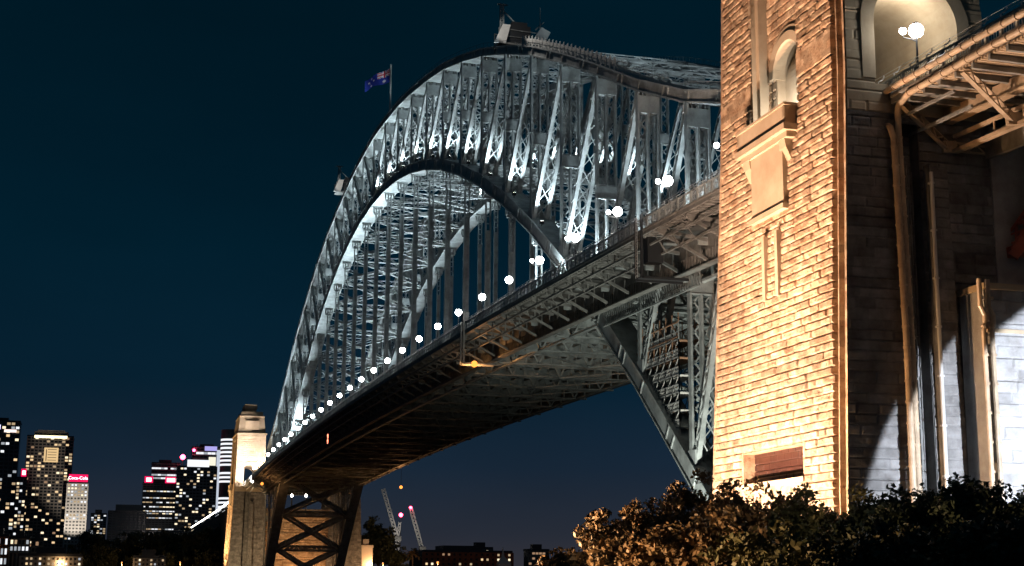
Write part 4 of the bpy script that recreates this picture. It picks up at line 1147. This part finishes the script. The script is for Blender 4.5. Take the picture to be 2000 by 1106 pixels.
def panel(r, x0, x1, z0, z1, m, name, y=-0.6, d=0.4):
    q = MB(); q.box((x0, y, z0), (x1, y + d, z1)); return q.build(name, m, r)

t1 = tower('dark tower at the left edge with a column of bright white floors', -40, 40, 822, 1250, 9, 32, 0.30, [COLD, WARM2, WARM], seed=3)
r, wd, H = t1[:3]; panel(r, wd * .12, wd * .42, H - 9.5, H - 7, emit('crown_light', (1, .8, .75), 1.5), 'crown_light'); panel(r, -wd * .1, wd * .02, H - 7, H - 3, emit('violet_sign', (.6, .6, 1), 2.5), 'rooftop_sign')
t1b = tower('narrow lit block with small red rooftop sign beside the broad brown tower', 33, 52, 934, 1180, 3, 20, 0.5, [COLD, COLD, WARM2], seed=4)
r, wd, H = t1b[:3]; panel(r, -wd * .1, wd * .45, H + 1.4, H + 8, REDS, 'red_sign')
panel(r, wd * .02, wd * .36, H + 2.8, H + 6.4, LET, 'sign_letters', -.75, .1)
t2 = tower('broad brown apartment tower with glowing roof band and square golden panel', 54, 144, 852, 1200, 12, 36, 0.20, [WARM, WARM2, WARM, DIM], face=FAC2, seed=12, hfill=.62)
r, wd, H = t2[:3]
m = MB(); m.box((-wd * .36, 2, H + 1.2), (wd * .38, wd * .6, H + 4.6)); m.box((-wd * .3, 2.5, H + 4.6), (wd * .3, wd * .5, H + 6.0)); m.build('roof_crown', FAC2, r)
panel(r, -wd * .35, wd * .36, H - 1.2, H + 1.0, emit('roof_glow', (1, .86, .5), 2.5), 'roof_light', -.9, .5)
panel(r, -wd * .12, wd * .19, H - 22, H - 9.5, emit('gold_panel', (1, .68, .33), 0.85), 'gold_panel', -.5, .2)
m = MB()
for q in range(5): m.box((-wd * .04, -.56, H - 20.5 + q * 2.3), (wd * .15, -.5, H - 20 + q * 2.3))
m.box((-wd * .08, -.56, H - 21), (-wd * .06, -.5, H - 11)); m.build('panel_lines', FAC2, r)
t3 = tower('white office tower with round cornered windows under a red lettered rooftop sign', 132, 172, 944, 1150, 6, 18, 0.62, [COLD, COLD, WARM2], face=FACW, seed=22, dark=True, yb=1062, hfill=.5, wfill=.6, strip=True)
r, wd, H = t3[:3]; spot('facade_flood', (r.location.x - 5, r.location.y - 45, 36), (r.location.x, r.location.y, 70), 150000, 50, (1, .9, .78)); panel(r, -wd * .45, wd * .48, H + 1.3, H + 7.5, REDS, 'red_sign')
def text(parent, body, size, loc, m, name='sign_letters'):
    c = bpy.data.curves.new(name, 'FONT'); c.body = body; c.size = size; c.align_x = 'CENTER'; c.align_y = 'CENTER'; c.extrude = 0.05; c.offset = 0.03
    o = bpy.data.objects.new(name, c); COL.objects.link(o); o.parent = parent; o.location = loc; c.materials.append(m)
    me = bpy.data.meshes.new_from_object(o); bpy.data.objects.remove(o)
    o = bpy.data.objects.new(name, me); COL.objects.link(o); o.parent = parent; o.location = loc; o.rotation_euler = (R(90), 0, 0)
    return o
text(r, 'Coca-Cola', wd * .22, (0, -.75, H + 4.4), LET)
tower('small white topped block between the white office tower and the black block', 178, 208, 1005, 1100, 5, 10, 0.55, [COLD, WARM2], face=FACW, seed=31, yb=1048)
r = tower('unlit black apartment block left of the red signed towers', 212, 286, 1000, 1050, 9, 12, 0.012, [COLD], seed=41, yb=1062)
m = MB(); m.box((-9, 3, r[2] + 1), (12, 15, r[2] + 6)); m.build('plant_room', FAC, r[0])
t6 = tower('tower with bright striped floors behind the two red signs', 297, 352, 905, 1350, 9, 24, 0.42, [COLD], seed=51, yb=1060, strip=True, wfill=.96, hfill=.5)
t7 = tower('glass tower with two square red signs at its top corners', 280, 346, 944, 1300, 10, 22, 0.42, [COLD, COLD, WARM2], seed=62, yb=1040, strip=True, wfill=.85, hfill=.5)
r, wd, H = t7[:3]
for s0, s1 in ((-.47, -.22), (.14, .48)):
    panel(r, wd * s0, wd * s1, H + 0.5, H + 6.5, REDS, 'red_sign', -1.0); panel(r, wd * (s0 + .05), wd * (s1 - .05), H + 1.6, H + 5.2, LET, 'sign_letters', -1.15, .1)
t8 = tower('dark broad tower with scattered warm windows behind the lamp row', 346, 424, 912, 1280, 12, 22, 0.24, [WARM2, COLD, WARM2], seed=72, yb=1045, hfill=.55)
r, wd, H = t8[:3]; panel(r, -wd * .25, wd * .3, H + 0.4, H + 7, COLD, 'lit_floor', -.5); panel(r, wd * .28, wd * .46, H + 2, H + 10, emit('cream_floor', (1, .95, .75), 1.0), 'lit_floor', -.4)
t9 = tower('white glowing tower immediately left of the round striped tower', 376, 436, 874, 1400, 8, 20, 0.3, [COLD, COLD], seed=81, yb=1020, strip=True, wfill=.95)
r, wd, H = t9[:3]; panel(r, -wd * .1, wd * .3, H - 3, H + 1.5, emit('violet_sign_light', (.45, .42, .9), 1.0), 'rooftop_sign'); panel(r, wd * .3, wd * .5, H - 80, H - 2, emit('white_glow', (.75, .82, .95), .75), 'lit_shaft')
m = MB(); m.tube([(-wd * .35, 3, H), (-wd * .35, 3, H + 4)], .4, 6); m.build('mast', FAC, r); m = MB(); m.sphere((-wd * .45, -2, H - 3), 1.5); m.build('beacon', LAMPR, r)
# round striped tower
a = at(434, 838, 1330); b = at(472, 838, 1330); rad_ = (b[0] - a[0]) / 2
r = empty('round_tower', ((a[0] + b[0]) / 2, 1330 + rad_, 10)); H = a[2] - 10
m = MB(); m.tube([(0, 0, 0), (0, 0, H)], rad_, 32); m.build('facade', FAC, r, smooth=False)
rr = np.random.default_rng(5)
for j in range(26):
    if rr.random() < 0.72:
        z = H - 2 - j * 4.1; m = MB(); m.tube([(0, 0, z - 1.0), (0, 0, z + 1.0)], rad_ + .12, 32, False); m.build('lit_floor', COLD, r)
tag(r, 'round tower ringed with white floors partly behind the far pylon', 'tower', 'towers of the far city')
# red beacon mast
p = at(357, 893, 1345); m = MB(); m.tube([(p[0], p[1], 10), (p[0], p[1], p[2])], [1.2, .5], 6); r = tag(m.build('beacon_mast', FAC), 'slim mast with a red beacon above the striped tower', 'mast')
m = MB(); m.sphere(p, 2.6); m.build('beacon', LAMPR, r)
# shoreline buildings
def lowb(lab, x0, x1, yt, Y, cols, rows, p_lit, mats, face, seed, yb=1106, **kw): return tower(lab, x0, x1, yt, Y, cols, rows, p_lit, mats, face, seed, yb, name='shore_building', cat='building', **kw)
BRK = mat('red_brick', (0.30, 0.11, 0.06), 0.9, 0, 0.25, 0.8)
lowb('orange brick building with white windows in the lower left corner', -20, 17, 1048, 600, 5, 3, 0.8, [COLD], BRK, 7, wfill=.55, hfill=.6)
lowb('dark hall with four bright round topped windows beside the orange brick building', 20, 58, 1052, 620, 5, 2, 0.75, [COLD, WARM2], FAC2, 8, yb=1078, wfill=.6)
lowb('low grey house with a lit square window behind the long shed', 62, 84, 1056, 640, 3, 2, 0.3, [DIM], FAC2, 9, yb=1080)
lowb('long dark shed with a row of white lights along the far shore', 40, 160, 1086, 560, 14, 2, 0.45, [COLD, WARM2, WARM], FAC, 10, wfill=.5, hfill=.45)
lowb('small boathouse with three bright windows on the shore left of the far pylon', 262, 322, 1090, 560, 8, 2, 0.55, [WARM2, COLD], FAC, 14, wfill=.5, hfill=.5)
lowb('long brick terrace with scattered lit windows on the far right shore', 828, 1000, 1078, 700, 16, 3, 0.32, [WARM, WARM2, DIM], BRK, 15, wfill=.4, hfill=.45)
lowb('dark block of flats with a white lit top floor behind the brick terrace', 920, 962, 1072, 740, 6, 3, 0.5, [COLD, WARM2], FAC, 16, wfill=.6, hfill=.5)
lowb('low building with a bright roof line at the right end of the far shore', 1032, 1072, 1076, 720, 6, 3, 0.6, [COLD, DIM], FAC, 17, wfill=.8, hfill=.4)
lowb('cream walled building at the foot of the far orange stone wall', 704, 728, 1070, 545, 3, 2, 0.0, [COLD], FACW, 18, grid=False)
# white pointed tent
p = at(982, 1074, 700); m = MB(); m.frustum((p[0], p[1]), p[2] - 8, 4, 4, p[2] - 4, .9, .9); m.frustum((p[0], p[1]), p[2] - 4, .9, .9, p[2] + 1.5, .1, .1); m.frustum((p[0], p[1]), 2, 4, 4, p[2] - 8, 4, 4)
tag(m.build('tent', WHITEP), 'white pointed pavilion roof on the far right shore', 'pavilion')
# shore lamps
for i, (px, py, Y, s, mm, lab) in enumerate(((855, 1098, 560, .9, LAMPO, 'bright orange street lamp on the far shore right of the palm'), (725, 1102, 545, .6, LAMPO, 'small orange lamp at the foot of the cream wall'), (748, 1100, 545, .6, LAMPO, 'small yellow lamp under the round dark tree'), (118, 1096, 560, .5, LAMPO, 'small orange lamp on the shore under the tall brown tower'), (238, 1098, 560, .5, LAMPO, 'small orange lamp on the dark shore left of the lit huts'), (352, 1098, 562, .5, LAMPO, 'small orange lamp on the dark shore right of the lit huts'))):
    p = at(px, py, Y); r = empty('street_lamp', (p[0], p[1], 2.5))
    m = MB(); m.tube([(0, 0, 0), (0, 0, p[2] - 2.5)], [.14, .1], 6); m.tube([(0, 0, p[2] - 2.2), (0, 0, p[2] - 2.6)], [.2, .5], 8); m.build('post', STEELD, r)
    m = MB(); m.sphere((0, 0, p[2] - 2.8), s * .6); m.build('globe', mm, r)
    tag(r, lab, 'lamp', 'lamps on the far shore')
    l = bpy.data.lights.new('lamp_light', 'POINT'); l.energy = 9000 * s; l.color = (1, .5, .2); o = bpy.data.objects.new('lamp_light', l); COL.objects.link(o); o.location = (p[0], p[1] - 1.5, p[2] - 1)
# approach viaduct with its lamp row beyond the far pylon
va = empty('approach_viaduct', at(440, 1000, 560))
N_ = 26; pv = []
for i in range(N_):
    t = i / (N_ - 1); px = 446 + (372 - 446) * t; py = 978 + (1030 - 978) * t ** 0.9; Y = 560 + 430 * t
    pv.append(at(px, py, Y))
pv = np.array(pv); ov = tuple(va.location)
m = MB()
v = []; f = []
for i, p in enumerate(pv):
    v += [(p[0], p[1], p[2] - 3.4), (p[0], p[1], 2), (p[0] + 26, p[1], 2), (p[0] + 26, p[1], p[2] - 3.4)]
for i in range(N_ - 1):
    for j in range(4): f.append((i * 4 + j, i * 4 + (j + 1) % 4, i * 4 + 4 + (j + 1) % 4, i * 4 + 4 + j))
m.add(v, f); m.build('wall', mat('dark_masonry', (.05, .05, .045), .9, 0, .3, .2), va, ov)
m = MB(); q = pv - (0, 0, 2.6); m.beams(q[:-1], q[1:], .3, .9); m.build('parapet', CONC, va, ov)
tag(va, 'dark approach viaduct descending behind the far pylon', 'viaduct')
lp = None
LAMPS_ = emit('small_white_lamp', (1, .95, .82), 8)
for i in range(N_):
    p = pv[i]
    if lp is None:
        r = empty('street_lamp'); m = MB(); m.tube([(0, 0, -3.5), (0, 0, -.3)], .12, 5); m.build('post', STEELD, r); m = MB(); m.sphere((0, 0, 0), .55, 6, 4); m.build('globe', LAMPS_, r); lp = r
    else: r = copy_tree(lp)
    r.location = tuple(p + (0.8, 0, 0))
    tag(r, '%s tiny white lamp of the row descending the viaduct from the far pylon' % ORD[i], 'lamp', 'lamps along the viaduct')

# tower cranes
def tower_crane(lab, foot, tip, Y, back=None, red=True):
    a = at(*foot, Y); b = at(*tip, Y)
    r = empty('tower_crane', (a[0], a[1], 3)); O_ = (a[0], a[1], 3)
    m = MB(); m.laced((a[0], a[1], 3), a, (1, 0, 0), 2.2, 2.2, 2, 2.5, .3, .25); m.build('mast', WHITEP, r, O_)
    m = MB(); m.laced(a, b, (1, 0, 0), 2.4, 2.0, 2, 2.6, .35, .3); m.build('jib', WHITEP, r, O_)
    c = a + (b - a) * .0
    m = MB(); m.box((a[0] - 2, a[1] - 2, a[2] - 2), (a[0] + 2.5, a[1] + 2, a[2] + 1.5)); m.build('cab', STEELD, r, O_)
    if back is not None:
        d = at(*back, Y); m = MB(); m.laced(a, d, (1, 0, 0), 1.8, 1.5, 2, 2.4, .3, .25); m.build('back_frame', WHITEP, r, O_)
    if red:
        m = MB(); m.sphere(b, 1.1); m.build('beacon', LAMPR, r, O_)
    tag(r, lab, 'crane', 'cranes on the far shore')
    spot('crane_light', (a[0] - 8, a[1] - 30, a[2] - 10), tuple((a + b) / 2), 14000, 80, (1, .9, .8))
tower_crane('pale lattice crane with folded back frame above the round dark tree', (776, 1052), (748, 955), 900, (781, 1020), False)
tower_crane('pale lattice crane with a red beacon on its raised tip', (824, 1072), (802, 992), 900)
p = at(783, 1006, 950); m = MB(); m.tube([(p[0], p[1], 3), (p[0], p[1], p[2])], [.5, .2], 6); r = tag(m.build('beacon_mast', STEELD), 'thin mast with a red beacon between the two cranes', 'mast'); m = MB(); m.sphere(p, 1.5); m.build('beacon', LAMPR, r)

# ------------------------------------------------------------------ night haze
HZ = 0.0
if HZ:
    m = MB(); m.box((-900, -500, -6), (900, 1700, 240))
    hm = bpy.data.materials.new('night_air'); hm.use_nodes = True; n = hm.node_tree; n.nodes.clear()
    o = n.nodes.new('ShaderNodeOutputMaterial'); v = n.nodes.new('ShaderNodeVolumePrincipled')
    v.inputs['Color'].default_value = (0.85, 0.92, 1.0, 1); v.inputs['Density'].default_value = HZ; v.inputs['Anisotropy'].default_value = 0.8
    n.links.new(v.outputs[0], o.inputs['Volume'])
    tag(m.build('haze', hm), kind='stuff')
